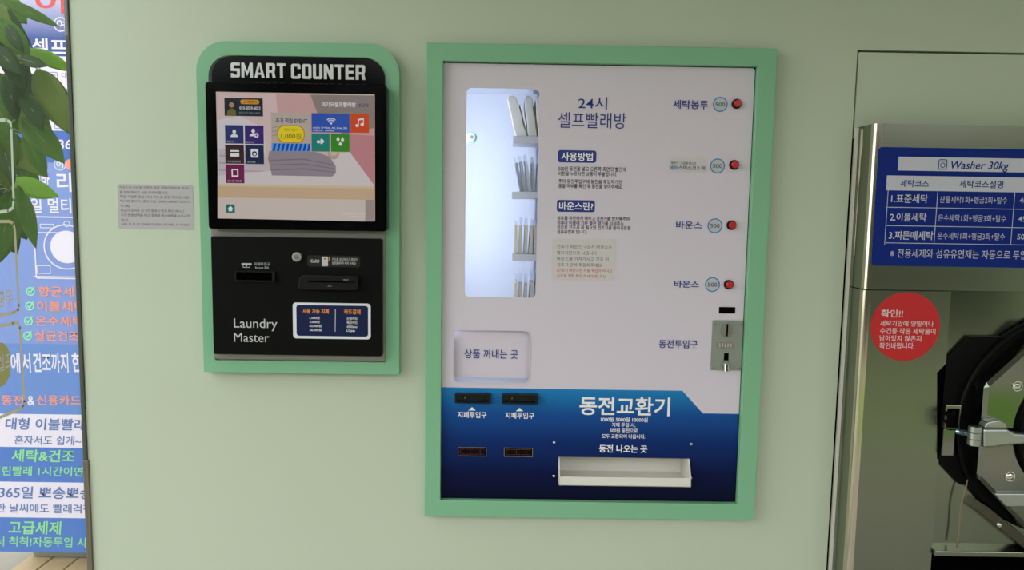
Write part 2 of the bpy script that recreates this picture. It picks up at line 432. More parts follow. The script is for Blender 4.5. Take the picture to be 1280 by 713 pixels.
# choice rows: label, price badge, red button
BRING = mat('badge_blue', S(50, 130, 180), .4); BGREY = mat('badge_grey', S(188, 190, 198), .45); GINK = mat('grey_ink', S(96, 100, 110), .5)
REDB = mat('red_button', S(196, 22, 30), .3, coat=.3)
rows = (('세탁봉투', (841, 125.2, 885, 136.6), (900.3, 130.6), (920.4, 130)), (None, None, (896.8, 207.7), (917.3, 206.4)),
        ('바운스', (845, 276.6, 877.5, 286.6), (893.7, 282.5), (914, 281.7)), ('바운스', (842.7, 351, 873.7, 360), (890.5, 356), (910.5, 355.9)))
for txt, tb, bc, pc in rows:
    if txt:
        a = Art(PY); a.text(txt, *tb, NAVY, .018); a.build('choice_lettering', vm)
    a = Art(PY); a.disc(*bc, 9.4, BRING, 1); a.disc(*bc, 7.9, BGREY, 2); o = a.build('price_badge', vm)
    a = Art(PY-.0006); a.text('500', bc[0]-6, bc[1]-2.6, bc[0]+6, bc[1]+2.7, GINK, .02, 1); a.build('lettering', o)
    c = pt(*pc, PY); k = MB()
    k.tube([(c.x, PY+.01, c.z), (c.x, PY-.004, c.z), (c.x, PY-.0055, c.z)], [.0105, .0105, .0095], BLACK, 28); o = k.build('push_button', vm, smooth=True)
    k = MB(); k.tube([(c.x, PY-.0055, c.z), (c.x, PY-.0115, c.z), (c.x, PY-.013, c.z)], [.0072, .0072, .0058], REDB, 28); k.build('red_cap', o, smooth=True)
LBL = mat('label_paper', S(206, 199, 201), .6); CYAN = mat('label_cyan', S(40, 120, 190), .5)
a = Art(PY); a.rect(836.3, 197.5, 884.3, 216, LBL, 0, 1); o = a.build('choice_label', vm)
a = Art(PY-.0004); a.text('정전기 · 고급형 마스크', 838.8, 202.4, 870, 205.8, INK, .012, 1); a.text('에파', 836.9, 207.2, 847.3, 213, CYAN, .02, 1)
a.text('스마스크', 848, 207.2, 870.2, 213, INK, .018, 1); a.text('2 매', 871.5, 207.7, 881.3, 212.8, INK, .01, 1); a.build('lettering', o)
# coin display + coin acceptor
X0, X1, Z0, Z1 = box_of(898.6, 384, 919, 392.3, PY)
k = MB(); k.box(X0, X1, PY-.001, PY+.002, Z0, Z1, GLOSS); k.build('credit_display', vm, bevel=.0004)
a = Art(PY); a.text('동전투입구', 823.6, 425, 872, 435.6, NAVY, .015); a.build('coin_lettering', vm)
X0, X1, Z0, Z1 = box_of(889, 400.6, 927.6, 463, PY)
AY = PY-.003
k = MB(); k.prism(rrect(X0, X1, Z0, Z1, .003), AY, PY, ACC); ca = k.build('coin_acceptor', vm, bevel=.0008)
c = pt(908.5, 413.3, AY)
k = MB(); k.prism(rrect(c.x-.0125, c.x+.0125, c.z-.016, c.z+.016, .0115, 8), AY-.0035, AY, GREYST)
k.box(c.x-.0018, c.x+.0018, AY-.0041, AY-.0034, c.z-.0125, c.z+.0145, SHADE_BLK); k.build('coin_slot', ca, bevel=.0008)
c = pt(906.7, 431.8, AY); k = MB(); k.box(c.x-.019, c.x+.019, AY-.0008, AY, c.z-.0066, c.z+.0066, GREYST)
for i in range(5): k.box(c.x-.015+.0062*i, c.x-.0112+.0062*i, AY-.0014, AY-.0008, c.z-.0045, c.z+.0045, CHROME)
k.build('name_plate', ca)
c = pt(907.7, 449, AY); k = MB(); k.box(c.x-.005, c.x+.005, AY-.0007, AY, c.z-.012, c.z+.013, SHADE_BLK); k.build('lever_slot', ca)
c2 = pt(907, 456, AY); k = MB(); k.tube([(c2.x, AY, c2.z), (c2.x, AY-.003, c2.z)], [.0105, .0095], GREYST, 24); k.tube([(c2.x, AY-.007, c2.z+.003), (c2.x, AY-.009, c2.z-.0125)], .0062, CHROME, 20); k.tube([(c2.x, AY, c2.z+.002), (c2.x, AY-.009, c2.z-.002)], .003, CHROME); k.build('return_lever', ca, smooth=True)
for u in (X0+.0055, X1-.0055):
    for v in (Z0+.006, Z1-.006):
        k = MB(); k.ball((u, AY, v), .0034, GREYST, .6); k.build('screw', ca, smooth=True)
# bill validators
GLED = mat('green_led', S(150, 150, 20), .4, emit=.35)
for x0, x1, yc, tri in ((569, 613.8, 497, 590), (627.5, 672.3, 497.9, 649.5)):
    X0, X1, Z0, Z1 = box_of(x0, yc-6, x1, yc+6, PY); k = MB()
    xm = (X0+X1)/2
    k.prism([(X0, Z0), (X1, Z0), (X1, Z1), (X0, Z1)], PY-.012, PY, BLACK, holes=[[(X0+.006, Z0+.0042), (X1-.006, Z0+.0042), (X1-.006, Z0+.0085), (X0+.006, Z0+.0085)]])
    for d in (-.022, .022): k.box(xm+d-.001, xm+d+.001, PY-.015, PY-.011, Z0+.002, Z1-.002, BLACK)
    o = k.build('bill_slot', vm, bevel=.0008)
    k = MB(); k.box(xm-.0185, xm-.0165, PY-.0128, PY-.0118, Z0+.011, Z0+.0155, GLED); k.build('green_light', o)
    a = Art(PY-.0004); a.poly([(tri-4.6, yc+16.4), (tri+4.6, yc+16.4), (tri, yc+12)], WHITE, 1)
    a.text('지폐투입구', tri-18, yc+17.8, tri+18.3, yc+25.8, WHITE, .015, 1); a.build('bill_lettering', vm)
RLED = mat('red_segment', S(150, 20, 30), .4, emit=.35)
for x0, x1, y0, y1 in ((572.5, 608.2, 559.3, 570.3), (630, 666, 560, 571)):
    X0, X1, Z0, Z1 = box_of(x0, y0, x1, y1, PY); k = MB()
    k.prism([(X0, Z0), (X1, Z0), (X1, Z1), (X0, Z1)], PY-.0022, PY, GREYST, holes=[[(X0+.001, Z0+.001), (X1-.001, Z0+.001), (X1-.001, Z1-.001), (X0+.001, Z1-.001)]])
    k.box(X0+.001, X1-.001, PY-.0012, PY-.0003, Z0+.001, Z1-.001, GLOSS); o = k.build('digit_display', vm)
    a = Art(PY-.0014); n = 5; wd_ = (x1-x0-5)/n
    for i in range(n):
        u = x0+2.5+wd_*i
        a.line([(u+.6, y0+2.4), (u+wd_-.8, y0+2.4)], .5, RLED, 1); a.line([(u+.6, y1-2.2), (u+wd_-.8, y1-2.2)], .5, RLED, 1)
        if i % 2 == 0: a.line([(u+.5, y0+2.8), (u+.5, y1-2.6)], .5, RLED, 1)
    a.build('digits', o)
a = Art(PY-.0004)
a.text('동전교환기', 724.4, 496.4, 837.5, 519.8, WHITE, .02, 1)
for s_, b_ in (('1000원 5000원 10000원', (751, 522, 809.7, 527.6)), ('지폐 투입 시,', (764.8, 528.7, 794.3, 534.4)), ('500원 동전으로', (762.3, 535.9, 797, 541.5)), ('모두 교환되어 나옵니다.', (752.4, 543, 806.5, 548.6))):
    a.text(s_, *b_, WHITE, .012, 1)
a.text('동전 나오는 곳', 748.9, 556.5, 809, 566.3, WHITE, .02, 1)
a.build('changer_lettering', vm)
for q in ((692.8, 553.5), (864, 555.5), (692.3, 595.4), (863.4, 597.9)):
    c = pt(*q, PY); k = MB(); k.ball((c.x, PY-.0003, c.z), .0036, CHROME, .7); k.build('screw', vm, smooth=True)
# coin tray: recessed box with a lip leaning out
TR = mat('tray_white', S(225, 222, 212), .35)
tx0, tx1_, tz0, tz1 = TRY
D1 = .055; LY = PY-.026
zl0 = pt(780, 608.5, LY).z; zl1 = pt(780, 597.3, LY).z
k = MB(); th = .002
k.box(tx0, tx1_, D1, D1+th, zl0, tz1, TR)                      # back
k.box(tx0, tx1_, PY+.004, D1, tz1-th, tz1, TR)                      # roof
for xa, xb in ((tx0, tx0+th), (tx1_-th, tx1_)):
    k.prism([(D1, zl0), (LY, zl0), (LY, zl1), (PY-.003, tz1), (D1, tz1)], xa, xb, TR, axis='x')
k.box(tx0, tx1_, LY, D1, zl0, zl0+th, TR)                      # bottom
k.box(tx0, tx1_, LY, LY+th, zl0, zl1, TR)                      # lip
k.build('coin_tray', vm, bevel=.0007)
b = MB(); b.box(VX0+.02, VX1-.02, .075, .4, VZ0+.02, cz0-.01, CB); b.build('cabinet', vm)
# paper stuck on the sheet
PAPER = mat('note_paper', S(208, 201, 201), .7); PAPER2 = mat('clear_label', S(176, 171, 174), .6)
X0, X1, Z0, Z1 = box_of(690, 298.5, 768.6, 351, PY)
k = MB(); k.box(X0, X1, PY-.0006, PY-.0001, Z0, Z1, PAPER); nt = k.build('paper_note')
tag(nt, 'small cream paper note with red last lines taped on the white vending machine', 'note')
a = Art(PY-.0007)
for i, (s_, x1, y0, y1) in enumerate((('건조기 바운스 구운지 바운스는', 765, 306.3, 311), ('열지지판으로 나옵니다', 746, 314, 318.8), ('바운스를 가져가시고 건조 된', 760.7, 321.6, 326.3), ('건조기 안에 투입해주세요', 752, 329, 333.7), ('(건조기 바운스는 자동 투입이 아니고', 765, 336.4, 341.2), ('손으로 직접 투입 하셔야 합니다)', 756.5, 343.2, 348))):
    a.text(s_, 696.2, y0, x1, y1, INKR if i > 3 else INK2, .0, 1)
a.build('lettering', nt)

# products on the shelves of the window
BAG = mat('white_bag', S(222, 220, 214), .5, transl=.1); STRIPE = mat('yellow_band', S(190, 195, 70), .5)
def bag(u, lean, wd_, hgt):
    t = thing('laundry_bag', '', 'bag', (u, SY0+.008, SH[0].z+.0005), 'rolled laundry bags on the top shelf')
    k = MB(); n = 12
    L_ = [(lean*hgt*q/n+.0005*math.sin(q*.9+u*90), hgt*q/n) for q in range(n)]
    R_ = [(a_+wd_*(1-.12*q/n)+.0005*math.sin(q*1.3), b_) for q, (a_, b_) in enumerate(L_)]
    top = [(L_[-1][0]+wd_*.08, hgt*.985), (L_[-1][0]+wd_*.45, hgt*1.01), (R_[-1][0]-wd_*.1, hgt*.97)]
    k.prism(L_+top+R_[::-1], 0, .085, BAG)
    o = k.build('folded_bag', None, bevel=.002, segs=3); o.parent = t
    k = MB(); k.prism([(wd_+.0002, .004), (wd_+.0012, .004), (lean*hgt*.8+wd_+.001, hgt*.8), (lean*hgt*.8+wd_, hgt*.8)], .003, .08, STRIPE); o = k.build('edge_band'); o.parent = t
    return t
z1 = SH[0]; kpx = (1.62+SY0)/F
for (pxb, lean, wpx), lb in zip(((645, -.25, 13.5), (660.5, -.13, 11), (673, -.10, 9)), ('white laundry bag leaning at left end of the top shelf', 'white laundry bag standing in the middle of the top shelf', 'white laundry bag at right on top shelf, cut by window edge')):
    t = bag(pt(pxb, 168, SY0).x, lean, wpx*kpx, 49*kpx); t['label'] = lb
MASK = [mat('mask_grey_dark', S(120, 118, 116), .5), mat('mask_grey', S(168, 166, 166), .5), mat('mask_pale', S(205, 204, 202), .5)]
CLEARW = clear('wrapper', (.95, .97, 1), .10, .18, (.85, .9, 1), .15)
lbm = ('dark grey mask pouch leaning at left end of the second shelf', 'second mask pouch from the left on the second shelf', 'third mask pouch from the left on the second shelf', 'fourth mask pouch from the left on the second shelf', 'last mask pouch at right on the second shelf, cut by window')
for i in range(5):
    u = pt(650+5.0*i, 239, SY0).x; lean = (-.2, -.17, -.13, -.03, .05)[i]; hh = (43+(i*7) % 5-2)*kpx; wpk = 4.7*kpx
    t = thing('mask_pack', lbm[i], 'mask', (u, SY0+.008, SH[1].z+.0005), 'mask pouches on the second shelf')
    k = MB(); n = 8
    L_ = [(lean*hh*.86*q/n+.0008*math.sin(q*1.9+i), hh*.86*q/n) for q in range(n+1)]; R_ = [(a_+wpk*(1-.3*q/n), b_) for q, (a_, b_) in enumerate(L_)]
    k.prism(L_+R_[::-1], 0, .075, MASK[(0, 1, 2, 1, 2)[i]]); o = k.build('folded_mask', None, bevel=.0012); o.parent = t
    k = MB(); L2 = [(lean*hh*q/n-.0006+.0006*math.sin(q*2.3), hh*q/n+.0005) for q in range(n+1)]; R2 = [(a_+wpk*(1.35-.8*q/n), b_) for q, (a_, b_) in enumerate(L2)]
    k.prism(L2+R2[::-1], -.003, .079, CLEARW); o = k.build('clear_pouch'); o.parent = t
SHEET = mat('folded_sheet_cream', S(212, 196, 156), .6)
def pack(name, label, u, sz, lean, hs, hw, grp):
    t = thing(name, label, 'dryer sheet', (u, SY0+.01, sz+.0005), grp)
    wq = 4.1*kpx
    k = MB(); k.prism([(0, 0), (wq, 0), (lean*hs+wq*.95, hs), (lean*hs, hs)], 0, .06, SHEET); o = k.build('folded_sheet', None, bevel=.001); o.parent = t
    k = MB(); k.prism([(-.0008, 0), (wq+.0008, 0), (lean*hw+wq*.9, hw*.93), (lean*hw+wq*.4, hw), (lean*hw+.0006, hw*.95)], -.003, .066, CLEARW); o = k.build('clear_wrapper'); o.parent = t
    return t
ords = ('first', 'second', 'third', 'fourth', 'fifth')
for i in range(5):
    pack('dryer_sheet_pack', f'{ords[i]} wrapped cream dryer sheet from the left on the third shelf', pt(642.5+6.2*i, 316, SY0).x, SH[2].z, (.0, .0, .02, .04, -.03)[i], (36-(i % 2))*kpx, (44+(i*3) % 4)*kpx, 'dryer sheets on the third shelf')
for i in range(5):
    pack('dryer_sheet_pack', f'{ords[i]} wrapped cream dryer sheet from the left on the lowest shelf', pt(642+6.1*i, 398, SY0).x, SH[3].z, (.01, .0, .02, .04, .05)[i], (47-(i % 3)*2)*kpx, (57+(i*3) % 5)*kpx, 'dryer sheets on the lowest shelf')

# ------------------------------------------------------------------ payment kiosk
sk = thing('payment_kiosk', 'black laundry payment kiosk with lit touch screen in a round topped mint frame', 'kiosk', ((KX0+KX1)/2, 0, KZ0))
KY = -.030
k = MB()
gx0, gx1, gz0, gz1 = box_of(264.5, 70.5, 481.5, 452, KY)
fx0, fx1, fz0, fz1 = box_of(249.5, 52.8, 499, 467, KY)
k.prism(rrect(fx0, fx1, fz0, fz1, .062, 14, 'cd'), KY, 0.0, MINT, holes=[rrect(gx0, gx1, gz0, gz1, .045, 12, 'cd')])
k.build('surround_frame', sk, bevel=.0012)
HY = KY-.004
k = MB(); hx0, hx1, hz0, hz1 = box_of(264.2, 71, 481.2, 125, HY)
k.prism(rrect(hx0, hx1, hz0, hz1, .043, 12, 'cd'), HY, .05, GLOSS); hd = k.build('header_panel', sk, bevel=.001)
# block lettering of the header
SILV = mat('silver_letter', S(205, 205, 205), .35, .2)
def letter(ch):
    w_, s_, t_ = .62, .2, .18
    R = lambda a, b, c, d: [(a, b), (c, b), (c, d), (a, d)]
    c_ = .09
    if ch == 'S': return [[(c_, 1), (w_, 1), (w_, 1-t_), (0, 1-t_), (0, 1-c_)], R(0, .42, s_, 1-t_), R(s_, .42, w_, .42+t_), [(0, 0), (w_-c_, 0), (w_, c_), (w_, t_), (0, t_)], R(w_-s_, t_, w_, .42), R(0, t_, s_*.9, .28)], w_
    if ch == 'M': return [R(0, 0, s_, 1), R(.78-s_, 0, .78, 1), [(s_, 1), (.39, .42), (.39, .1), (s_, .55)], [(.78-s_, 1), (.78-s_, .55), (.39, .1), (.39, .42)]], .78
    if ch == 'A': return [[(0, 0), (s_, 0), (.34, .8), (.25, 1)], [(.70-s_, 0), (.70, 0), (.45, 1), (.36, .8)], [(.25, 1), (.35, .78), (.45, 1)], R(.16, .2, .54, .2+t_*.8)], .70
    if ch == 'R': return [R(0, 0, s_, 1), [(s_, 1), (w_-c_, 1), (w_, 1-c_), (w_, 1-t_), (s_, 1-t_)], R(w_-s_, .5, w_, 1-t_), R(s_, .36, w_-.04, .36+t_*.85), [(w_-s_-.04, .36), (w_-.05, .36), (w_+.03, 0), (w_-s_+.02, 0)]], w_+.02
    if ch == 'T': return [R(0, 1-t_, .6, 1), R(.2, 0, .4, 1-t_)], .6
    if ch == 'C': return [R(0, t_, s_, 1-t_), [(c_, 1), (w_-c_, 1), (w_, 1-c_), (w_, 1-t_), (0, 1-t_), (0, 1-c_)], [(c_, 0), (w_-c_, 0), (w_, c_), (w_, t_), (0, t_), (0, c_)], R(w_-s_, 1-t_-.16, w_, 1-t_), R(w_-s_, t_, w_, t_+.16)], w_
    if ch == 'O': return [R(0, t_, s_, 1-t_), R(w_-s_, t_, w_, 1-t_), [(c_, 1), (w_-c_, 1), (w_, 1-c_), (w_, 1-t_), (0, 1-t_), (0, 1-c_)], [(c_, 0), (w_-c_, 0), (w_, c_), (w_, t_), (0, t_), (0, c_)]], w_
    if ch == 'U': return [R(0, t_, s_, 1), R(w_-s_, t_, w_, 1), [(c_, 0), (w_-c_, 0), (w_, c_), (w_, t_), (0, t_), (0, c_)]], w_
    if ch == 'N': return [R(0, 0, s_, 1), R(w_-s_, 0, w_, 1), [(s_, 1), (w_-s_, .45), (w_-s_, 0), (s_, .55)]], w_
    if ch == 'E': return [R(0, 0, s_, 1), R(s_, 1-t_, .58, 1), R(s_, .41, .54, .41+t_), R(s_, 0, .58, t_)], .58
a = Art(HY)
def block(txt, x0, x1, y0, y1):
    cur = 0; shp = []
    for ch in txt:
        ps_, w_ = letter(ch); shp += [[(u+cur, v) for u, v in q] for q in ps_]; cur += w_+.1
    cur -= .1
    X0, X1, Z0, Z1 = box_of(x0, y0, x1, y1, HY)
    for q in shp: a.flat([(X0+u/cur*(X1-X0), Z0+v*(Z1-Z0)) for u, v in q], SILV, 2)
block('SMART', 288.6, 357.3, 78.7, 97.2); block('COUNTER', 364, 456.8, 80.5, 99.2)
a.build('header_lettering', hd)
# monitor
MY = -.062
k = MB(); mx0, mx1, mz0, mz1 = box_of(258.3, 103.8, 483.4, 288, MY)
k.prism(rrect(mx0, mx1, mz0, mz1, .007), MY, HY+.001, GLOSS); mo = k.build('monitor', sk, bevel=.0018)
SX0, SX1, SZ0, SZ1 = box_of(271.8, 116.4, 468.6, 274.8, MY)
EM = {}
def em(r, g, b, st=.62):
    key = f'screen_{r}_{g}_{b}'
    return mat(key, S(r, g, b), .15, emit=st, spec=.3)
a = Art(MY)
def sp(px_, py_): return (px_, py_)
a.flat([(SX0, SZ0), (SX1, SZ0), (SX1, SZ1), (SX0, SZ1)], em(222, 196, 184), 1)                     # base wallpaper
def clipx(pp): return [(min(max(u, 272.2), 468.2), v) for u, v in pp]
P_ = lambda pp, c, l=2: a.poly(clipx(pp), em(*c), l)
P_([(271, 117), (468, 119.5), (468, 190), (271, 190)], (214, 172, 168))                               # pink backdrop
P_([(271, 117), (345, 117.5), (352, 190), (271, 215)], (226, 200, 196))
P_([(271, 150), (300, 145), (330, 160), (334, 215), (271, 222)], (226, 220, 222))                     # white towels
P_([(274, 186), (330, 190), (336, 214), (320, 223), (273, 223)], (208, 198, 204))
for yy_ in (194, 203, 212): P_([(274, yy_), (330, yy_+2), (332, yy_+3), (274, yy_+1.6)], (180, 168, 176), 3)
P_([(388, 118.3), (468, 119.5), (468, 160), (430, 168), (400, 150)], (150, 136, 130))                 # grey-brown jar in the back
P_([(437, 168), (468, 170), (468, 240), (436, 190)], (206, 140, 146), 3)                              # pink board
P_([(271, 220), (334, 214), (437, 190), (468, 232), (468, 240), (271, 238)], (226, 216, 216), 3)     # table top
P_([(272, 230), (468, 233), (468, 250), (272, 247)], (216, 186, 150), 4)                            # wooden edge
P_([(272, 230), (468, 233), (468, 236), (272, 233)], (226, 204, 172), 4)
P_([(272, 247), (457, 250), (456.5, 277), (272, 273)], (222, 208, 198), 4)
P_([(457, 250), (468, 250), (468, 277), (456.5, 277)], (172, 158, 152), 4)
tow = [(335, 199), (337, 189), (352, 187.5), (395, 190), (412, 196), (420, 208), (420, 217), (415, 221), (340, 219.5), (338, 209)]
P_(tow, (158, 146, 156), 5)
for j in range(3): P_([(338, 200+6*j), (380, 198.5+6*j), (418, 206+4.5*j), (418, 207+4.5*j), (380, 200+6*j), (338, 201.3+6*j)], (132, 122, 134), 6)
a.disc(417, 192.5, 7, em(196, 176, 150), 5); a.disc(417, 190, 5, em(216, 200, 178), 6)
R_ = lambda x0, y0, x1, y1, c, l=7: a.rect(x0, y0, x1, y1, em(*c), 0, l)
W_ = em(245, 245, 245)
R_(281, 122.8, 329, 145.3, (30, 38, 52)); a.rect(301, 124.8, 324.4, 130.4, em(226, 160, 40), 2.5, 8); a.text('고객센터', 304.5, 125.8, 321, 129.6, em(40, 30, 20), .01, 9)
a.text('010-2039-6022', 300, 133.5, 326, 137.2, W_, .01, 9); a.text('상담시간 09시-18시', 299, 140, 325, 142.6, em(150, 155, 170), 0, 9)
a.disc(290, 131.5, 3.2, em(190, 140, 110), 9); a.poly([(284, 144.5), (285, 138.5), (288.5, 136), (291.5, 136), (295, 138.5), (296, 144.5)], em(120, 110, 40), 9); a.ring(290, 131, 3.6, 4.4, em(50, 44, 44), 10)
R_(281.8, 156.6, 304.8, 179.7, (40, 54, 118)); R_(306.5, 157, 330, 180.2, (62, 36, 120)); R_(282, 181.3, 305.4, 204.8, (62, 34, 44)); R_(307, 181.8, 330.2, 205.2, (30, 42, 82)); R_(282.6, 206, 305.8, 229.2, (124, 30, 84))
def person_icon(cx, cy):
    a.disc(cx, cy-2.6, 2.2, W_, 9, 2.7); a.poly([(cx-4.6, cy+4), (cx-4, cy+1.6), (cx-1.2, cy+.4), (cx+1.2, cy+.4), (cx+4, cy+1.6), (cx+4.6, cy+4)], W_, 9)
person_icon(293.3, 167.5); person_icon(317, 166.5); a.disc(321, 169.5, 2.8, W_, 9); a.line([(319.5, 169.5), (322.5, 169.5)], .7, em(62, 36, 120), 10); a.line([(321, 168), (321, 171)], .7, em(62, 36, 120), 10)
a.rect(288.5, 188, 299.5, 196, W_, 1, 9); a.rect(288.5, 190, 299.5, 192, em(62, 34, 44), 0, 10)
a.rect(314, 186.3, 323.3, 197.2, W_, 1, 9); a.disc(318.7, 192.5, 3.2, em(30, 42, 82), 10); a.disc(318.9, 193, 1.8, W_, 11)
a.rect(290, 211.5, 298.5, 221.5, W_, 1, 9); a.rect(291.6, 213, 297, 219.5, em(124, 30, 84), 0, 10)
for (s_, x0, x1, y0) in (('회원로그인', 284, 292.5, 176), ('회원가입', 308.5, 318, 176.8), ('카드잔액조회', 284.5, 301, 201), ('세탁현황', 309.5, 320, 201.5), ('영수증 재발행', 284.8, 302.5, 225.3)):
    a.text(s_, x0, y0, x1, y0+2.4, em(215, 215, 215), 0, 9)
R_(339.5, 141.2, 388.7, 189.2, (196, 184, 168)); a.text('추가 적립 EVENT', 345, 148, 384.5, 154.2, em(50, 54, 130), .02, 9)
for j in range(3): a.line([(341, 160+5*j), (352, 157+5*j), (362, 162+4*j)], .8, em(150, 138, 130), 8)
a.rect(347, 156.8, 381.2, 179, em(214, 140, 30), 9, 9); a.rect(348.2, 158, 380, 177.8, em(246, 222, 40), 8.2, 10)
a.text('회원 가입시', 355.6, 160.8, 373, 164.2, em(110, 90, 20), 0, 11); a.text('1,000원', 352, 166.4, 377, 174.6, em(90, 76, 40), .0, 11)
R_(339.8, 179.5, 388.5, 189.2, (90, 170, 235), 8)
for j in range(9):
    u = 341+5.4*j; a.poly([(u, 189), (u+2.8, 189), (min(u+5, 388.4), 179.7), (min(u+2.2, 388.4), 179.7)], em(24, 74, 190), 9)
R_(389.8, 142, 437.1, 165.7, (44, 90, 190)); R_(438.5, 142.8, 461.5, 166.3, (224, 78, 36)); R_(389.8, 167, 412.3, 189.6, (28, 138, 126)); R_(414, 167.4, 437.1, 190, (58, 146, 36))
for rr in (7.2, 5, 2.8):
    a.line([(414.3+rr*math.cos(math.radians(g)), 155.3-rr*math.sin(math.radians(g))) for g in range(45, 136, 15)], 1.0, W_, 9)
a.disc(414.3, 154.7, 1.1, W_, 10)
a.text('와이파이', 391.5, 158.8, 400, 161.3, W_, .01, 9); a.text('U+Net_A2_free_2G', 402, 159, 434, 161.5, W_, .01, 9); a.text('비밀번호 : 1000000', 391.5, 162.2, 418, 164.4, W_, .01, 9)
a.disc(446.7, 157.2, 2.1, W_, 9, 1.8); a.disc(453, 155.8, 2.1, W_, 9, 1.8); a.line([(448.3, 157), (448.3, 149.8)], .9, W_, 9); a.line([(454.6, 155.6), (454.6, 148.5)], .9, W_, 9); a.line([(448.3, 150), (454.6, 148.7)], 1.8, W_, 9)
for dx, dy in ((-2.6, -3.5), (3, -3), (.3, 2.5)):
    a.disc(425.5+dx, 178+dy, 1.9, W_, 9); a.poly([(425.5+dx-1.7, 178+dy-.6), (425.5+dx+1.7, 178+dy-.6), (425.5+dx, 178+dy-3.8)], W_, 9)
a.line([(396.5, 177.5), (405.5, 177.5)], 1.2, W_, 9); a.disc(398.5, 177.5, 2, W_, 9); a.poly([(401, 174), (403.5, 174), (405.5, 177), (403, 180.5), (401, 180)], W_, 9)
R_(283.2, 255.7, 294, 266.2, (18, 122, 112)); a.poly([(285.2, 261), (288.6, 257.6), (292, 261)], W_, 9); a.rect(286.3, 260.8, 290.9, 264.2, W_, 0, 9)
a.text('여기요셀프빨래방', 402.4, 128, 445, 134, W_, .015, 9); a.text('성남점', 447.8, 129.5, 460.6, 134, em(60, 70, 110), .015, 9)
a.text('2024-06-01 12:00', 428, 266.2, 457.5, 268.4, em(235, 235, 240), 0, 9); a.text('TERMINAL 01', 436, 270, 457.5, 272, em(235, 235, 240), 0, 9)
a.build('screen_picture', mo)
# glass over the screen
k = MB(); k.prism(rrect(mx0+.003, mx1-.003, mz0+.003, mz1-.003, .005), MY-.0052, MY-.0040, clear('screen_glass', (.98, .98, .98), .007, rough=.04)); k.build('cover_glass', mo)
# lower housing
BY = KY-.006
k = MB(); bx0, bx1, bz0, bz1 = box_of(265.3, 285, 481, 450, BY)
k.box(bx0, bx1, BY, .05, bz0, mz0+.03, GREYST); k.build('housing', sk, bevel=.001)
DY = -.052
k = MB(); dx0, dx1, dz0, dz1 = box_of(264.9, 297.2, 477.2, 444.6, DY)
k.prism(rrect(dx0, dx1, dz0, dz1, .004), DY, BY, MATTE); dr = k.build('service_door', sk, bevel=.002)
PLG = mat('pale_print', S(190, 190, 188), .5)
a = Art(DY); a.text('Laundry', 292.5, 398.6, 346.7, 413.8, PLG, .0, 1); a.text('Master', 292.5, 416.4, 336.4, 427.8, PLG, 0, 1); a.build('door_lettering', dr)
a = Art(DY); a.rect(301.8, 329.2, 314.6, 331, PLG, .5, 1); a.frame(303.6, 329.2, 312.6, 334.8, .7, PLG, .5, 1); a.disc(308, 332.6, 1, PLG, 1)
a.text('지폐투입구', 317.7, 328.4, 337.6, 332.2, PLG, .0, 1); a.text('Insert Bill', 319.3, 333.4, 335.7, 336.4, PLG, 0, 1)
a.build('bill_label', dr)
c = pt(371.8, 321.2, DY); k = MB(); k.tube([(c.x, DY, c.z), (c.x, DY-.006, c.z), (c.x, DY-.0075, c.z)], [.0098, .0098, .0085], mat('lock_metal', S(186, 186, 182), .3, .3), 28)
k.tube([(c.x, DY-.0075, c.z), (c.x, DY-.0085, c.z)], .0062, GREYST, 24); k.box(c.x-.0038, c.x+.0038, DY-.0089, DY-.0084, c.z-.0008, c.z+.0008, SHADE_BLK); k.build('lock', dr, smooth=True)
X0, X1, Z0, Z1 = box_of(295.5, 339, 345.3, 352, DY)
k = MB(); k.prism(rrect(X0, X1, Z0, Z1, .002), DY-.009, DY, BLACK, holes=[rrect(X0+.003, X1-.006, Z0+.0028, Z1-.002, .0008)]); k.box(X0+.002, X1-.004, DY-.002, DY, Z0+.002, Z1-.001, SHADE_BLK); k.build('bill_slot', dr, bevel=.0008)
X0, X1, Z0, Z1 = box_of(384.2, 319.8, 450, 334, DY)
CSTK = mat('card_sticker', S(34, 32, 30), .5, spec=.2)
k = MB(); k.prism(rrect(X0, X1, Z0, Z1, .005), DY-.0005, DY-.00005, CSTK); cs = k.build('card_sticker', dr)
a = Art(DY-.0006); a.text('CARD', 388.3, 324.6, 399.4, 328.6, PLG, .02, 1); a.rect(402.3, 321, 410, 333, PLG, 1, 1); a.rect(405.3, 323, 407, 324.6, CSTK, 0, 2)
a.line([(411.4, 326), (411.4, 321.8)], 1, mat('orange_print', S(232, 130, 56), .5), 1); a.text('카드를 삽입하시고 결제가', 415.2, 322.8, 446.6, 326.4, PLG, .01, 1); a.text('완료될때까지 빼지 마세요!', 415.2, 327.4, 445, 331, PLG, .01, 1); a.build('lettering', cs)
# card reader
X0, X1, Z0, Z1 = box_of(376, 344, 449.5, 361.5, DY)
k = MB(); k.prism([(X0, Z0+.004), (X0+.006, Z0), (X1-.004, Z0), (X1, Z0+.004), (X1, Z1-.002), (X1-.003, Z1), (X0+.008, Z1), (X0+.002, Z1-.005)], DY-.018, DY, BLACK)
zc = (Z0+Z1)/2; k.box(X0+.02, X1-.03, DY-.0195, DY-.0175, zc+.001, zc+.004, SHADE_BLK); rd = k.build('card_reader', dr, bevel=.002)
k = MB(); k.box(X1-.03, X1-.006, DY-.0186, DY-.0182, zc+.000, zc+.006, MATTE); k.build('reader_label', rd)
a = Art(DY-.0186); a.text('VISA IC', 429, 349.2, 435.5, 351, PLG, 0, 1); a.build('card_mark', rd); a = Art(DY-.0184); a.poly([(408.5, 358.6), (412, 356.6), (415.5, 358.6)], INK2, 1); a.build('arrow_mark', rd)
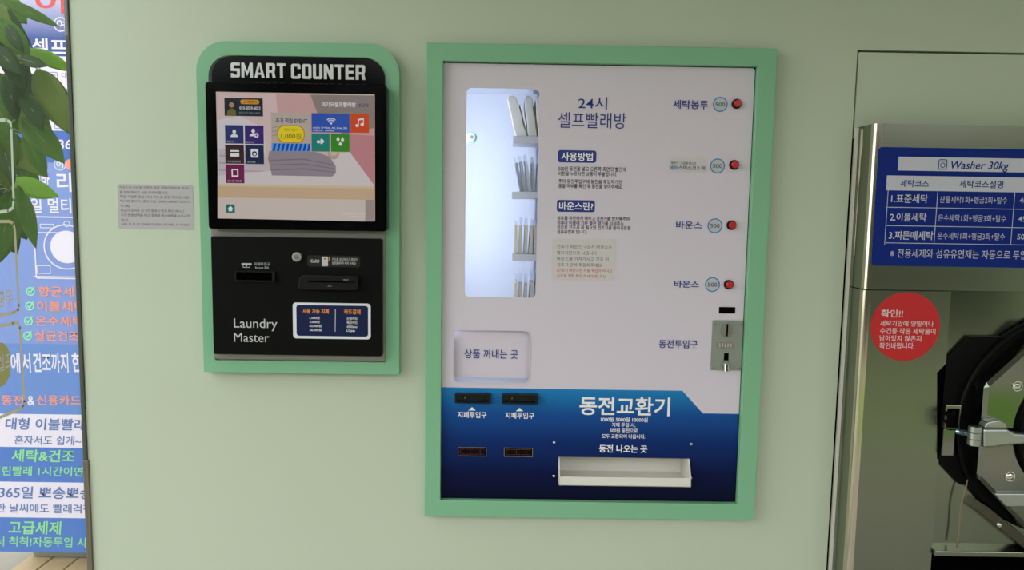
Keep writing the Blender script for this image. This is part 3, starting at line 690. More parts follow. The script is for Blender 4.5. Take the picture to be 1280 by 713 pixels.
# payment sticker
X0, X1, Z0, Z1 = box_of(366.2, 379, 463.4, 423.8, DY)
NVY2 = mat('sticker_navy', S(18, 30, 70), .45, spec=.2); ORG = mat('orange_text', S(238, 146, 52), .5); SGREY = mat('sticker_white', S(222, 222, 228), .4)
k = MB(); k.prism(rrect(X0, X1, Z0, Z1, .007), DY-.0006, DY-.00005, SGREY); stk = k.build('payment_sticker', dr)
a = Art(DY-.0007); a.rect(370.6, 382, 460, 420.6, NVY2, 3.4, 1); a.text('사용 가능 지폐', 378.3, 386.3, 411, 392.2, ORG, .02, 2); a.text('카드결제', 430, 387, 450.6, 393, ORG, .02, 2)
for i, s_ in enumerate(('1,000원', '5,000원', '10,000원', '50,000원')): a.text(s_, 387, 396+5.05*i, 399.5+(2.4 if i > 1 else 0), 399.3+5.05*i, WHITE, .01, 2)
for i, s_ in enumerate(('신용카드', '체크카드', '삼성pay', 'LGpay')): a.text(s_, 433.4, 396.6+5.15*i, 447-(3 if i == 3 else 0), 400.3+5.15*i, WHITE, .01, 2)
a.line([(419.3, 387), (419, 414.5)], .5, WHITE, 2); a.build('lettering', stk)

# ------------------------------------------------------------------ sticker on the wall
X0, X1, Z0, Z1 = box_of(147.5, 231, 242, 287, 0)
k = MB(); k.prism(rrect(X0, X1, Z0, Z1, .004), -.0006, -.0001, PAPER2); ws = k.build('paper_notice')
tag(ws, 'faint grey printed notice stuck on the green wall left of the kiosk', 'notice')
a = Art(-.0007)
for i, (s_, x0, x1) in enumerate((('바운스나 카드로 간편히 회원 적립(전화번호 등록)', 149.5, 236), ('을 먼저 하시고 사용 하셔야 합니다.', 149.8, 210), ('회원 가입후 현금 이나 카드로 충전 하시고 사용', 150, 236), ('하시면 할인이 (충전가입 5,000-1,000원) 있으니', 150.2, 236.3), ('다 (예)', 151, 162), ('현금이 모자라 서 카드결제시 먼저 확인 하시고', 151, 230), ('기기 번호선택을 하고 결제후 취소버튼을 누르시면', 151.2, 237), ('됩니다.', 151.4, 161), ('사용 후 꼭 로그아웃(기기하단 예 버튼) 꼭 하세요', 151.6, 236.3))):
    y0 = 233.2+5.75*i; a.text(s_, x0, y0, x1, y0+3.6, INK2, .0, 1)
a.build('lettering', ws)

# ------------------------------------------------------------------ washing machine
CY = -.075; CLY = -.072; DPY = -.060
wm = thing('washing_machine', 'stainless steel built in front loading washer at the right edge', 'washing machine', (WX+.4, 0, 0))
WR = WX+1.05
struct(MB().box(WR+.004, 3.0, .002, .05, 0, pt(1150, 156, 0).z-.03, WALL).build('wall_beside_washer'))
def corner_outline(front, r, xr, back=.07, x0=WX):
    return [(x0, back), (x0, front+r)] + [(x0+r-r*math.cos(math.radians(g)), front+r-r*math.sin(math.radians(g))) for g in range(10, 91, 10)] + [(xr, front), (xr, back)]
def post_outline(front, r, x0=WX):
    return [(x0-.0003, front+r+.003)] + [(x0-.0003+r-r*math.cos(math.radians(g)), front-.0003+r-r*math.sin(math.radians(g))) for g in range(0, 91, 6)] + [(x0+r+.003, front-.0003), (x0+r+.003, front+r), (x0+r, front+r+.003)]
POST = mat('highlight_post_steel', S(206, 196, 178), .16, 1.0)  # steel lightened and warmed to put the corner highlight into its colour
ztop = pt(1180, 155.5, CY).z; zmid = pt(1130, 363.3, CY).z
SEAM = pt(1176, 540, CLY).x
k = MB(); k.prism(corner_outline(CY, .012, WR), zmid+.001, ztop, STEEL, axis='z'); cp = k.build('control_panel', wm)
k = MB(); k.prism(post_outline(CY, .012), zmid+.0015, ztop-.0005, POST, axis='z'); k.build('corner_post', cp, smooth=True)
k = MB(); k.prism(corner_outline(CLY, .012, SEAM), 0.0, zmid-.001, STEEL, axis='z'); col = k.build('side_column', wm)
k = MB(); k.prism(post_outline(CLY, .012), .0005, zmid-.0015, POST, axis='z'); k.build('corner_post', col, smooth=True)
zlip = pt(1220, 684.5, DPY).z
k = MB(); k.box(SEAM+.0012, WR, DPY, .07, zlip, zmid-.001, mat('door_steel', S(128, 134, 116), .17, 1.0, noise=.02, nscale=10, stretch=(.3, 1, 30))); dp = k.build('door_panel', wm)
k = MB(); k.box(SEAM+.001, WR, CLY-.01, DPY+.002, zlip-.012, zlip, STEEL); k.build('base_lip', wm, bevel=.002)
k = MB(); k.box(SEAM+.001, WR, -.01, .07, 0, zlip-.012, SHADE_BLK); k.build('base_recess', wm)
WHT = mat('white_seal', S(214, 212, 200), .5)
k = MB(); k.box(WX-.0050, WX-.0004, -.006, .05, 0, ztop-.002, WHT); k.build('side_seal', wm)
ADH = mat('glue_residue', S(186, 176, 156), .8)
k = MB(); zz = ztop-.006
vs = []
for i in range(15):
    z_ = zz-.27*i/14; hw_ = (.009 if i < 3 else .006 if i < 6 else .0028)*random.uniform(.7, 1.2)
    vs += [(WX-.0002, -.018-hw_, z_), (WX-.0002, -.018+hw_*.4, z_)]
k.add(vs, [(2*i, 2*i+1, 2*i+3, 2*i+2) for i in range(14)], ADH); k.build('glue_streak', wm)
# blue course sticker
BLU = mat('course_blue', S(8, 38, 124), .45, spec=.15)
STW = mat('course_white', S(196, 196, 208), .45)
SX = pt(1093.5, 258, CY).x
k = MB(); zA, zB = pt(1180, 185.2, CY).z, pt(1180, 333.5, CY).z
k.prism(rrect(SX, SX+.62, zB, zA, .007), CY-.0006, CY-.00005, BLU); st = k.build('course_sticker', wm)
a = Art(CY-.0007)
a.rect(1122.5, 198.2, 1400, 215.5, STW, 0, 1); a.text('Washer 30kg', 1188.5, 201.8, 1261, 215, BLU, .012, 2, .22)
a.frame(1172.8, 199.3, 1183.8, 212.3, 1, BLU, 2, 2); a.ring(1178.3, 206.8, 3.2, 2.3, BLU, 2); a.line([(1174.5, 202), (1182, 202)], .6, BLU, 2)
a.rect(1107.9, 221.8, 1400, 240, STW, 0, 1); a.text('세탁코스', 1125, 225, 1161, 234.4, BLU, .015, 2); a.text('세탁코스설명', 1199, 225.6, 1254, 235.4, BLU, .015, 2)
for yv in (240, 261.5, 284.5, 306): a.rect(1107.6, yv-.35, 1400, yv+.35, STW, 0, 1)
for xv in (1107.9, 1169.8, 1266): a.rect(xv-.35, 238, xv+.35, 306, STW, 0, 1)
for i, (s_, x0, y0, x1, y1) in enumerate((('1.표준세탁', 1114, 243, 1159.7, 254), ('2.이불세탁', 1112.5, 266.3, 1158, 277), ('3.찌든때세탁', 1111, 289, 1166.5, 300))): a.text(s_, x0, y0, x1, y1, STW, .01, 1)
for s_, x0, y0, x1, y1 in (('찬물세탁1회+헹굼2회+탈수', 1174.8, 245.8, 1259, 254.4), ('온수세탁1회+헹굼3회+탈수', 1172.6, 268.8, 1257.5, 277.4), ('온수세탁1회+헹굼3회+탈수', 1171.7, 291.2, 1256, 299.9)): a.text(s_, x0, y0, x1, y1, STW, .0, 1)
for s_, x0, y0 in (('40분', 1274.4, 246.6), ('45분', 1273, 269.6), ('50분', 1271.4, 292)): a.text(s_, x0, y0, x0+18, y0+8.2, STW, .01, 1)
a.text('※ 전용세제와 섬유유연제는 자동으로 투입됩니다', 1112.5, 312.6, 1311, 323.6, STW, 0, 1)
a.build('lettering', st)
# red warning disc
REDS = mat('red_sticker', S(196, 24, 30), .45)
c = pt(1131.5, 408.6, CLY); k = MB(); rr = 44*(1.62+CLY)/F
k.prism(circ(c.x, c.z, rr, 64), CLY-.0005, CLY-.00005, REDS); st = k.build('warning_sticker', wm)
PNK = mat('warning_text', S(226, 196, 196), .5)
a = Art(CLY-.0006)
for s_, x0, y0, x1, y1 in (('확인!!', 1101.3, 387, 1128.8, 397), ('세탁기안에 양말이나', 1100, 401.2, 1167, 408.3), ('수건등 작은 세탁물이', 1100, 410.4, 1169.3, 418), ('남아있지 않은지', 1099.3, 419.4, 1151.5, 427), ('확인바랍니다.', 1099.3, 428.4, 1143, 436.6)):
    a.text(s_, x0, y0, x1, y1, PNK, .012 if s_ != '확인!!' else .02, 1)
a.build('lettering', st)
# door: rubber ring, chrome ring, octagonal plate, porthole
RY = DPY-.022
rc = pt(1340, 533, RY); RR = 148*(1.62+RY)/F
k = MB(); k.prism(circ(rc.x, rc.z, RR, 72), RY, DPY, RUB); gk = k.build('door_gasket', wm, bevel=.006, segs=3)
oc = pt(1206, 515, DPY-.01)
q = [pt(*v, DPY-.012) for v in ((1170, 466), (1213, 421), (1262, 421), (1262, 607), (1201, 607), (1170, 574))]
k = MB(); k.prism([(v.x, v.z) for v in q], DPY-.012, DPY, RUB); k.build('hinge_backing', wm, bevel=.002)
CRY = RY-.012; R2 = 127*(1.62+CRY)/F
def torus(mb, c, y, R_, r, mt, n=72, m_=10):
    vs = []; fs = []
    for i in range(n):
        t = 2*math.pi*i/n
        for j in range(m_):
            u = 2*math.pi*j/m_; rr_ = R_+r*math.cos(u)
            vs.append((c.x+rr_*math.cos(t), y+r*math.sin(u), c.z+rr_*math.sin(t)))
    for i in range(n):
        for j in range(m_): fs.append((i*m_+j, i*m_+(j+1) % m_, ((i+1) % n)*m_+(j+1) % m_, ((i+1) % n)*m_+j))
    mb.add(vs, fs, mt)
OY = -.125
lx = pt(1228, 540, OY).x; ap = rc.x-lx
zc_ = (pt(1228, 482, OY).z+pt(1224, 598, OY).z)/2; hz_ = (pt(1228, 482, OY).z-pt(1224, 598, OY).z)/2
PR = rc.x-pt(1275.5, 540, OY-.012).x
def octo(ap_, hz): 
    c_ = hz
    return [(rc.x-ap_, zc_+c_), (rc.x-c_, zc_+ap_), (rc.x+c_, zc_+ap_), (rc.x+ap_, zc_+c_), (rc.x+ap_, zc_-c_), (rc.x+c_, zc_-ap_), (rc.x-c_, zc_-ap_), (rc.x-ap_, zc_-c_)]
k = MB(); k.prism(octo(ap, hz_), OY, RY+.004, MIRR, holes=[circ(rc.x, zc_, PR-.006, 48)]); door = k.build('door', wm, bevel=.007, segs=1)
k = MB(); torus(k, rc, CRY+.004, R2, .0032, CHROME); k.build('chrome_ring', door, smooth=2)
k = MB()
n = 64
k.prism(circ(rc.x, zc_, PR, n), OY-.012, OY+.012, RUB, holes=[circ(rc.x, zc_, PR-.015, n)]); k.build('porthole_seal', door, bevel=.004, segs=3)
k = MB(); k.prism(circ(rc.x, zc_, PR-.0148, n), OY+.001, OY+.006, mat('dark_glass', S(6, 8, 8), .03)); k.build('porthole_glass', door)
for qx, qy in ((1271.5, 483), (1262.3, 596)):
    c = pt(qx, qy, OY); k = MB(); k.ball((c.x, OY, c.z), .0092, CHROME, .55, 20); k.tube([(c.x, OY, c.z), (c.x, OY-.0015, c.z)], .0105, CHROME, 20); k.build('bolt', door, smooth=True)
# bright plate added in place of a reflection low on the door
q = [pt(*v, OY-.006) for v in ((1241, 617), (1300, 617), (1300, 633), (1256, 633))]
k = MB(); k.prism([(v.x, v.z) for v in q], OY-.010, OY, CAST); k.build('door_reflection', door, bevel=.002)
# hinge arm with knuckle
HYA = OY-.022
hk = pt(1219, 545, HYA); zt_, zb_ = pt(1219, 533, HYA).z, pt(1219, 557, HYA).z
k = MB(); prof = [(1227, 535), (1256, 535), (1266, 540.5), (1285, 542), (1340, 542), (1340, 554), (1285, 554.5), (1258, 556), (1240, 558.5), (1227, 559)]
P2 = [pt(*v, HYA) for v in prof]
k.prism([(v.x, v.z) for v in P2], HYA-.008, HYA+.014, CAST); 
ha = k.build('hinge_arm', door, bevel=.005, segs=3)
k = MB(); hh3 = (zt_-zb_)/3
for j in range(3):
    k.tube([(hk.x, HYA+.002, zb_+hh3*j+.0006), (hk.x, HYA+.002, zb_+hh3*(j+1)-.0006)], .0125, CAST, 28)
k.tube([(hk.x, HYA+.002, zb_-.001), (hk.x, HYA+.002, zt_+.002)], .006, BLACK, 16); k.build('hinge_knuckle', door, smooth=True)
q = [pt(*v, HYA+.006) for v in ((1228, 534), (1232, 527), (1246, 524), (1255, 528.5), (1256, 534.5))]
k = MB(); k.prism([(v.x, v.z) for v in q], HYA-.002, OY, CAST); k.build('hinge_plate', door, bevel=.002)
# hinge mount on the column side
p0, p1 = pt(1180, 505, DPY-.02), pt(1196, 535.5, DPY-.02)
k = MB(); k.prism([(p0.x, p1.z), (p1.x, p1.z), (p1.x, p0.z), (p0.x, p0.z)], DPY-.03, DPY-.01, STEEL, holes=[[(p0.x+.003, p1.z+.003), (p1.x-.003, p1.z+.003), (p1.x-.003, p0.z-.008), (p0.x+.003, p0.z-.008)]])
k.box(p0.x+.002, p1.x-.002, DPY-.0135, DPY-.0105, p1.z+.002, p0.z-.004, RUB); hm = k.build('hinge_mount', wm, bevel=.001)
k = MB()
for u, v in ((1184, 517), (1192, 517), (1184, 527)):
    c = pt(u, v, DPY-.03); k.tube([(c.x, DPY-.013, c.z), (c.x, DPY-.03, c.z)], .0055, RUB, 6)
k.build('mount_bolts', hm)
p0, p1 = pt(1178.5, 536.5, DPY-.02), pt(1190.5, 569.5, DPY-.02)
k = MB(); k.box(p0.x, p1.x, DPY-.024, DPY-.011, p1.z, p0.z, MIRR); k.build('mirror_plate', hm, bevel=.001)
ZINC = mat('blue_zinc', S(150, 180, 195), .28, .9)
c = pt(1194, 538.5, DPY-.03); c2 = pt(1214, 543, HYA+.01)
k = MB(); k.tube([(c.x, DPY-.035, c.z), (c.x+.012, DPY-.05, c.z-.001)], .0055, ZINC, 12)
for j in range(5):
    f0 = .3+.14*j; pa = Vector((c.x, DPY-.035, c.z)).lerp(Vector((c2.x, HYA+.004, c2.z)), f0); pb = Vector((c.x, DPY-.035, c.z)).lerp(Vector((c2.x, HYA+.004, c2.z)), f0+.1)
    k.tube([pa, pb], .0062 if j % 2 else .0052, ZINC, 12)
k.build('adjusting_screw', wm)
# clamp tab with bolt on the lower ring
ta, tb = pt(1229, 637, RY-.01), pt(1300, 694, RY-.01)
d = Vector((tb.x-ta.x, tb.z-ta.z)).normalized(); nn = Vector((-d.y, d.x))
A_ = Vector((ta.x, ta.z)); B_ = Vector((tb.x, tb.z)); hw2 = .0105
k = MB(); k.prism([tuple(A_+nn*hw2), tuple(A_-nn*hw2), tuple(B_-nn*hw2), tuple(B_+nn*hw2)], RY-.012, DPY+.001, mat('dark_tab_steel', S(96, 92, 80), .25, 1.0)); tb_o = k.build('clamp_tab', wm, bevel=.0015)
c = pt(1249, 656.5, RY-.012); k = MB(); k.ball((c.x, RY-.012, c.z), .0062, CHROME, .8); k.build('bolt', tb_o, smooth=True)
# wire running from the hinge backing to the lip
k = MB(); wp = [pt(*v, DPY-.02) for v in ((1209.5, 600), (1207, 612), (1203, 625), (1200.5, 640), (1199.8, 655), (1198.5, 670), (1196, 686))]
k.tube(wp, .0017, mat('brown_wire', S(128, 104, 84), .45), 8); k.build('cable', wm, smooth=2)

# ------------------------------------------------------------------ things beyond the glass
BNY = 1.35
bn = thing('banner', 'tall blue and white laundromat banner standing outside the glass', 'banner', (pt(50, 500, BNY).x, BNY, -.16))
def bm(n, r, g, b): return mat('banner_'+n, S(r, g, b), .55)
BB = bm('blue', 64, 110, 190); BMID = bm('midblue', 118, 140, 205); BW = bm('white', 226, 216, 232); BDK = bm('deep', 34, 64, 140); BTX = bm('text', 82, 108, 172); BGN = bm('green', 140, 214, 140); BOR = bm('orange', 232, 142, 120); BRD = bm('red', 214, 64, 58); BPG = bm('palegreen', 140, 226, 170); BV = bm('violet', 96, 90, 160)
bx0, bx1 = pt(-90, 400, BNY).x, pt(175, 400, BNY).x
zb0, zb1 = pt(50, 690.5, BNY).z, pt(50, -60, BNY).z
k = MB(); k.box(bx0, bx1, BNY, BNY+.003, zb0, zb1, BMID); sheet = k.build('printed_sheet', bn)
a = Art(BNY-.0004); a.layer_gap = 1
def band(y0, y1, m_, l=1): a.flat([(bx0, pt(50, y1, BNY).z), (bx1, pt(50, y1, BNY).z), (bx1, pt(50, y0, BNY).z), (bx0, pt(50, y0, BNY).z)], m_, l)
def gradm():
    m = bpy.data.materials.new('banner_sky_fade'); m.use_nodes = True; n, l = m.node_tree.nodes, m.node_tree.links; b = n['Principled BSDF']
    t = n.new('ShaderNodeTexCoord'); x = n.new('ShaderNodeSeparateXYZ'); mr = n.new('ShaderNodeMapRange'); r = n.new('ShaderNodeValToRGB')
    l.new(t.outputs['Object'], x.inputs[0]); l.new(x.outputs['Z'], mr.inputs[0]); l.new(mr.outputs[0], r.inputs[0]); l.new(r.outputs[0], b.inputs[0])
    mr.inputs[1].default_value = pt(50, 48, BNY).z; mr.inputs[2].default_value = pt(50, -10, BNY).z
    r.color_ramp.elements[0].color = (*S(36, 66, 142), 1); r.color_ramp.elements[1].color = (*S(196, 190, 222), 1); b.inputs['Roughness'].default_value = .55
    return m
band(-60, 70, gradm()); band(70, 163, BW); band(163, 203, bm('royal', 52, 92, 178)); band(430, 518, bm('mid2', 92, 128, 198))
band(518, 559.5, BW); band(559.5, 603, BB); band(603, 647.5, BW); band(647.5, 690.5, BB)
T_ = lambda s_, x0, y0, x1, y1, m_, off=.02, sh=0: a.text(s_, x0, y0, x1, y1, m_, min(off, .018), 3, sh)
T_('아', 44, -12, 90, 17, BRD, .035); a.ring(76, 30.5, 9, 7.8, BW, 3); T_('여', 71, 24.5, 82, 36, BW, .02)
T_('셀프', 40, 48, 84, 69.5, BW, .03); T_('빨래방', 90, 48, 150, 69.5, BW, .03)
for i in range(4):
    yy_ = 94+20*i; a.frame(62+2*i, yy_-4, 72+2*i, yy_+7, .7, BV, 1.5, 3); a.frame(64.5+2*i, yy_-1.2, 69.5+2*i, yy_+4, .5, BV, .8, 3)
    T_(('대형빨래', '이불빨래', '대형세탁', '열풍건조')[i], 77, yy_-3, 112, yy_+4, BV, .0)
T_('크', 62, 169, 69, 179, BW, .01); T_('365일', 73.5, 172.5, 112, 188, BW, .035)
a.disc(75, 206, 7.2, bm('greyblue', 130, 150, 200), 2); a.ring(75, 206, 7.4, 6.6, BW, 3); T_('여', 70.5, 201.5, 79, 210, BW, .02); a.disc(88.5, 206, 7, BOR, 3)
T_('빨래방', 30, 216, 62, 240, BW, .03); T_('라운지', 71, 216, 140, 240.5, BW, .035)
T_('요일 멀티 세탁', 22, 248, 128, 267, BW, .03)
# washing machine pictogram
a.frame(43, 271, 112, 349, 1.6, BW, 2, 3); a.frame(50, 280, 67.5, 285.5, .9, BW, .6, 3); a.ring(83.5, 280, 4, 3.1, BW, 3); a.line([(45, 290.5), (112, 291.5)], .9, BW, 3)
a.ring(83, 309, 28.5/1, 26.9, BW, 3); a.disc(83.5, 309, 20.5, BW, 3); a.frame(46, 332, 63.5, 342.5, .8, BW, 1, 3); a.line([(42, 345.5), (112, 346.5)], .9, BW, 3)
for i, (s_, x0) in enumerate((('향균세탁', 48), ('이불세탁', 46.5), ('온수세탁', 44.5), ('살균건조', 43.5))):
    yy_ = (364.5, 383, 401.5, 420)[i]; T_(s_, x0, yy_-6.3, x0+61-(0 if i < 3 else 5), yy_+6.7, BOR, .03)
    cx_ = (38.3, 37.2, 35.7, 34.7)[i]; a.ring(cx_, yy_, 5.6, 4, BPG, 3); a.line([(cx_-2.4, yy_-.6), (cx_-.4, yy_+2.2), (cx_+4.6, yy_-5.4)], 1.7, BPG, 4)
T_('세탁에서', -14, 441, 38.5, 466, BW, .02); T_('건조까지', 41.5, 441, 85.5, 466, BW, .02); T_('한번에', 90, 441, 132, 466, BW, .02)
T_('동전', 2, 494, 29.5, 507, BOR, .03); T_('&', 34.5, 495, 44, 507, BW, .03); T_('신용카드', 46, 494, 101.5, 507, BOR, .03)
T_('대형 이불빨래', 6.5, 523, 108, 538, BTX, .025, .12); T_('혼자서도 쉽게~', 18, 545, 101.5, 556.5, BTX, .01, .12)
T_('세탁&건조', 14.5, 562.5, 93, 578, BGN, .025, .12); T_('밀린빨래 1시간이면 OK', -10, 583.5, 130, 595.5, BGN, .012, .1)
T_('365일 뽀송뽀송', -2, 608.5, 116, 624, BTX, .025, .12); T_('눅눅한 날씨에도 빨래걱정', -30, 630, 115, 641.5, BTX, .012, .05)
T_('고급세제', 10.5, 651.5, 77.5, 668.5, BGN, .02, .12); T_('에서 척척!자동투입 시스템', -18, 671.5, 134, 684, BGN, .012, .08)
a.build('banner_print', sheet)
k = MB()
for X in (bx0+.02, bx1-.02): k.tube([(X, BNY+.02, -.16), (X, BNY+.02, zb1)], .012, ALU, 12)
for X in (bx0+.02, bx1-.02): k.box(X-.02, X+.02, BNY-.2, BNY+.1, -.16, -.14, ALU)
k.build('stand', bn)
# wooden deck and tub
WOOD = mat('deck_wood', S(168, 138, 96), .6, noise=.2, nscale=6, stretch=(8, 1, 1))
DZ = -.10
dk = thing('wooden_deck', 'slatted brown wooden deck outside below the banner', 'deck', (-1.9, 1.9, -.16))
dl = pt(20, 713, 1.3); 
e0 = CAM+(pt(27, 703, 1)-CAM)*((DZ-CAM.z)/(pt(27, 703, 1)-CAM).z)
for i in range(8):
    k = MB(); X = e0.x+i*.115; k.box(X, X+.105, 1.5, 2.6, DZ-.02, DZ, WOOD); k.build('board', dk, bevel=.003)
for Y in (1.55, 1.95, 2.4): k = MB(); k.box(e0.x, e0.x+.9, Y, Y+.06, -.16, DZ-.02, WOOD); k.build('joist', dk)
TUB = mat('tub_plastic', S(128, 130, 114), .5, noise=.05)
q = pt(36, 697, 1.3)-CAM; base = CAM+q*((DZ-CAM.z)/q.z)
tb2 = MB(); X0, Y0 = base.x, base.y
prev = None
lv = [(0, .0), (.02, -.004), (.3, -.03)]
loops = [[(x, y, DZ+z+.001) for x, y in rrect(X0+g, X0+.75-g, Y0+g, Y0+.45-g, .05)] for z, g in lv]
n = len(loops[0]); vs = [v for L in loops for v in L] + [(x, y, DZ+.03) for x, y in rrect(X0+.01, X0+.74, Y0+.01, Y0+.44, .05)]
fs = [(j*n+i, j*n+(i+1) % n, (j+1)*n+(i+1) % n, (j+1)*n+i) for j in range(2) for i in range(n)] + [tuple(range(n-1, -1, -1))]
fs += [(2*n+i, 2*n+(i+1) % n, 3*n+(i+1) % n, 3*n+i) for i in range(n)] + [tuple(range(3*n, 4*n))]
tb2.add(vs, fs, TUB); o = tb2.build('plastic_tub', smooth=True, bevel=.003)
tag(o, 'grey green plastic tub standing on the wooden deck behind the banner', 'tub')

# plant with long pointed leaves
pl = thing('potted_plant', 'leafy green potted tree with long pointed leaves outside the glass', 'plant', (-1.75, .35, -.16))
LG = [mat('leaf_dark', S(30, 54, 16), .55, spec=.12, noise=.15, nscale=12, transl=.2), mat('leaf_mid', S(66, 98, 24), .55, spec=.12, noise=.15, nscale=12, transl=.3), mat('leaf_olive', S(94, 112, 44), .55, spec=.12, noise=.12, nscale=12, transl=.3), mat('leaf_bright', S(106, 146, 38), .55, spec=.12, noise=.15, nscale=12, transl=.4)]
BARK = mat('bark', S(104, 92, 70), .8, noise=.2); STEM = mat('leaf_stalk', S(92, 116, 56), .5)
def leaf(b, t, wpx, mi, Y, fold=.25, bow=.12, twist=0.0):
    B, T = pt(*b, Y+.02), pt(*t, Y-.03)
    ax = T-B; ln = ax.length; ax.normalize()
    vw = (B-CAM).normalized(); sd = ax.cross(vw).normalized(); nr = -vw
    W = wpx*(1.62+Y)/F/2; n = 14; vs = []; fs = []
    rot = Matrix.Rotation(twist, 3, ax); sd = rot @ sd; nr = rot @ nr
    W /= max(.45, abs(math.cos(twist)))
    for i in range(n+1):
        u = i/n; c = B+ax*ln*u+nr*bow*ln*math.sin(math.pi*u)*.6
        ww = 1.4*W*(u**.72*(1-u)**1.0/.4785)+.0004
        for j, (s_, dz) in enumerate(((-1, fold), (-.5, fold*.4), (0, 0), (.5, fold*.4), (1, fold))):
            wob = .06*W*math.sin(u*17+j*2)
            vs.append(c+sd*ww*s_+nr*(ww*dz*.8+wob*(abs(s_) == 1))-nr*0)
    for i in range(n):
        for j in range(4): fs.append((i*5+j, i*5+j+1, i*5+j+6, i*5+j+5))
    k = MB(); k.add(vs, fs, LG[mi]); k.tube([B+nr*.0006, (B+T)/2+nr*bow*ln*.6+nr*.0006, T], [.0016, .001, .0003], STEM, 6)
    o = k.build('leaf', pl, smooth=2, fix=False)
    md = o.modifiers.new('thickness', 'SOLIDIFY'); md.thickness = .0006
    return B
LV = [((2, 0), (75, 34), 15, 1, .30), ((9, 8), (41, 60), 8, 0, .34), ((-6, 22), (38, 74), 30, 1, .30), ((-4, 8), (20, 38), 24, 2, .42), ((33, 62), (92, 90), 20, 3, .36),
      ((24, 73), (59, 83), 15, 0, .24), ((46, 86), (87, 168), 37, 2, .32), ((52, 88), (89, 124), 14, 1, .38), ((26, 112), (54, 165), 22, 0, .26), ((8, 92), (22, 152), 22, 0, .30),
      ((26, 146), (81, 205), 33, 1, .30), ((14, 180), (60, 222), 30, 2, .36), ((15, 226), (74, 246), 26, 3, .28), ((6, 192), (17, 234), 14, 0, .22), ((22, 232), (45, 311), 21, 1, .26),
      ((16, 240), (-4, 332), 44, 1, .30), ((20, 236), (43, 278), 14, 3, .36), ((-8, 118), (13, 172), 22, 1, .34), ((-2, 150), (21, 206), 22, 1, .36), ((2, 66), (30, 112), 20, 0, .28),
      ((-8, 56), (27, 94), 24, 0, .26), ((-6, 172), (12, 240), 26, 2, .34), ((-6, 90), (14, 132), 24, 1, .32), ((32, 76), (20, 142), 20, 0, .28), ((-14, 232), (14, 300), 30, 0, .34), ((8, 30), (30, 66), 16, 0, .25), ((-30, 160), (-5, 220), 30, 1, .3), ((-34, 60), (-4, 110), 30, 1, .34), ((30, 168), (58, 222), 22, 1, .33)]
LV += [(b_, t_, w_, m_, .5) for b_, t_, w_, m_ in (((-12, -6), (34, 30), 34, 1), ((-10, 30), (34, 58), 34, 0), ((-14, 52), (30, 84), 36, 1), ((-10, 96), (36, 128), 40, 0), ((-16, 120), (30, 168), 44, 1), ((4, 108), (44, 158), 34, 2),
       ((-12, 160), (30, 214), 44, 1), ((-6, 214), (26, 262), 40, 0), ((-16, 244), (22, 318), 44, 0), ((30, 130), (66, 176), 30, 1), ((-10, 4), (14, 70), 34, 0), ((40, 92), (62, 150), 30, 0), ((20, 196), (48, 240), 24, 1), ((2, 246), (34, 300), 34, 0))]
hubs = [pt(-8, 10, .36), pt(28, 68, .36), pt(-10, 110, .38), pt(10, 160, .38), pt(15, 234, .36)]
trunk_top = pt(-70, 120, .40); tb0 = Vector((trunk_top.x-.02, .40, .30))
bs = []
for i, L_ in enumerate(LV):
    b, t, wpx, mi, Y = L_
    bs.append(leaf(b, t, wpx, mi, Y, fold=random.uniform(.12, .35), bow=random.uniform(.05, .16), twist=random.uniform(-.22, .22)))
k = MB()
for B in bs:
    H_ = min(hubs, key=lambda q: (q-B).length); k.tube([H_, (H_+B)/2+Vector((0, -.004, .004)), B], .0016, STEM, 6)
for H_ in hubs: k.tube([trunk_top, (trunk_top+H_)/2+Vector((0, 0, .02)), H_], [.006, .004, .0025], STEM, 8)
k.build('stalks', pl, smooth=2)
k = MB(); k.tube([tb0, (tb0+trunk_top)/2+Vector((.02, .01, 0)), trunk_top], [.028, .022, .012], BARK, 14); k.build('trunk', pl, smooth=True)
POT = mat('pot_clay', S(150, 146, 138), .6)
k = MB(); k.tube([(tb0.x, .40, -.16), (tb0.x, .40, -.02), (tb0.x, .40, .30), (tb0.x, .40, .305)], [.13, .15, .18, .165], POT, 32); k.build('pot', pl, smooth=True)

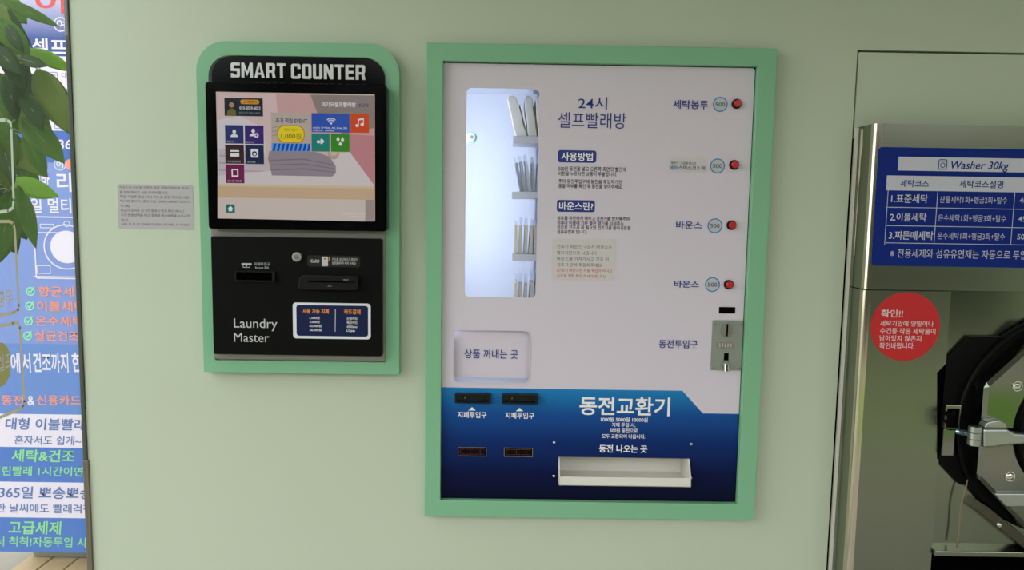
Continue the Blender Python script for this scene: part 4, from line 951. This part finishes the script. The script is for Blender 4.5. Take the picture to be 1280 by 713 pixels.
# printed outlines on the glass pane (seen edge on, running towards the camera)
STG = mat('frosted_print', S(138, 130, 108), .6, transl=.5); STG2 = mat('frosted_pale', S(150, 158, 142), .6, transl=.5)
GXs = GX+.0036
def gsticker(name, label, pts_px, mt, wid=.006, extra=()):
    P3 = [ptx(a_, b_, GXs) for a_, b_ in pts_px]; k = MB()
    for A, B in zip(P3, P3[1:]):
        d = (B-A); d.x = 0; d.normalize(); nn = Vector((0, -d.z, d.y))*wid/2
        k.add([A-nn-d*wid*.3, B-nn+d*wid*.3, B+nn+d*wid*.3, A+nn-d*wid*.3], [(0, 1, 2, 3)], mt)
    o = k.build(name, fix=False)
    tag(o, label, 'window sticker', 'outline stickers on the glass'); return o
gsticker('window_sticker', 'pale rounded outline sticker on the glass, topmost over the leaves', [(-14, 150), (8, 150), (13, 153), (14, 160), (17, 250), (16, 260), (10, 264), (-14, 267)], STG2)
s2 = gsticker('window_sticker', 'middle rounded outline sticker with lettering on the glass below the leaves', [(-14, 277), (12, 277), (17, 280), (18.5, 288), (23.5, 382), (22.5, 388), (17, 391), (-14, 398)], STG)
def gtext(name, s_, px0, py0, px1, py1, mt, parent):
    v, f = glyphs(s_, .01); A, B = ptx(px0, py0, GXs), ptx(px1, py1, GXs); k = MB()
    k.add([(GXs+.0002, A.y+u*(B.y-A.y), B.z+w_*(A.z-B.z)) for u, w_ in v], f, mt); k.build(name, parent, fix=False)
gtext('lettering', '공무', -3, 365, 15.5, 382, STG, s2)
s3 = gsticker('window_sticker', 'lowest rounded outline sticker with an olive leaf emblem on the glass', [(-14, 411), (16, 404.5), (22, 404), (25, 410), (30.5, 502), (29, 508), (24, 512), (-14, 528)], STG)
k = MB(); cpt = [ptx(a_, b_, GXs) for a_, b_ in ((2, 428), (8, 432), (12, 442), (13.5, 455), (12, 470), (7, 480), (-6, 488), (-12, 460), (-8, 436))]
k.add([(GXs+.0001, p.y, p.z) for p in cpt], [tuple(range(len(cpt)))], mat('olive_print', S(122, 118, 72), .6, transl=.4)); em_o = k.build('leaf_emblem', s3, fix=False)
gtext('lettering', '셀프', -2, 444, 12.5, 461, BW, s3)
bpy.data.scenes.remove(TS)
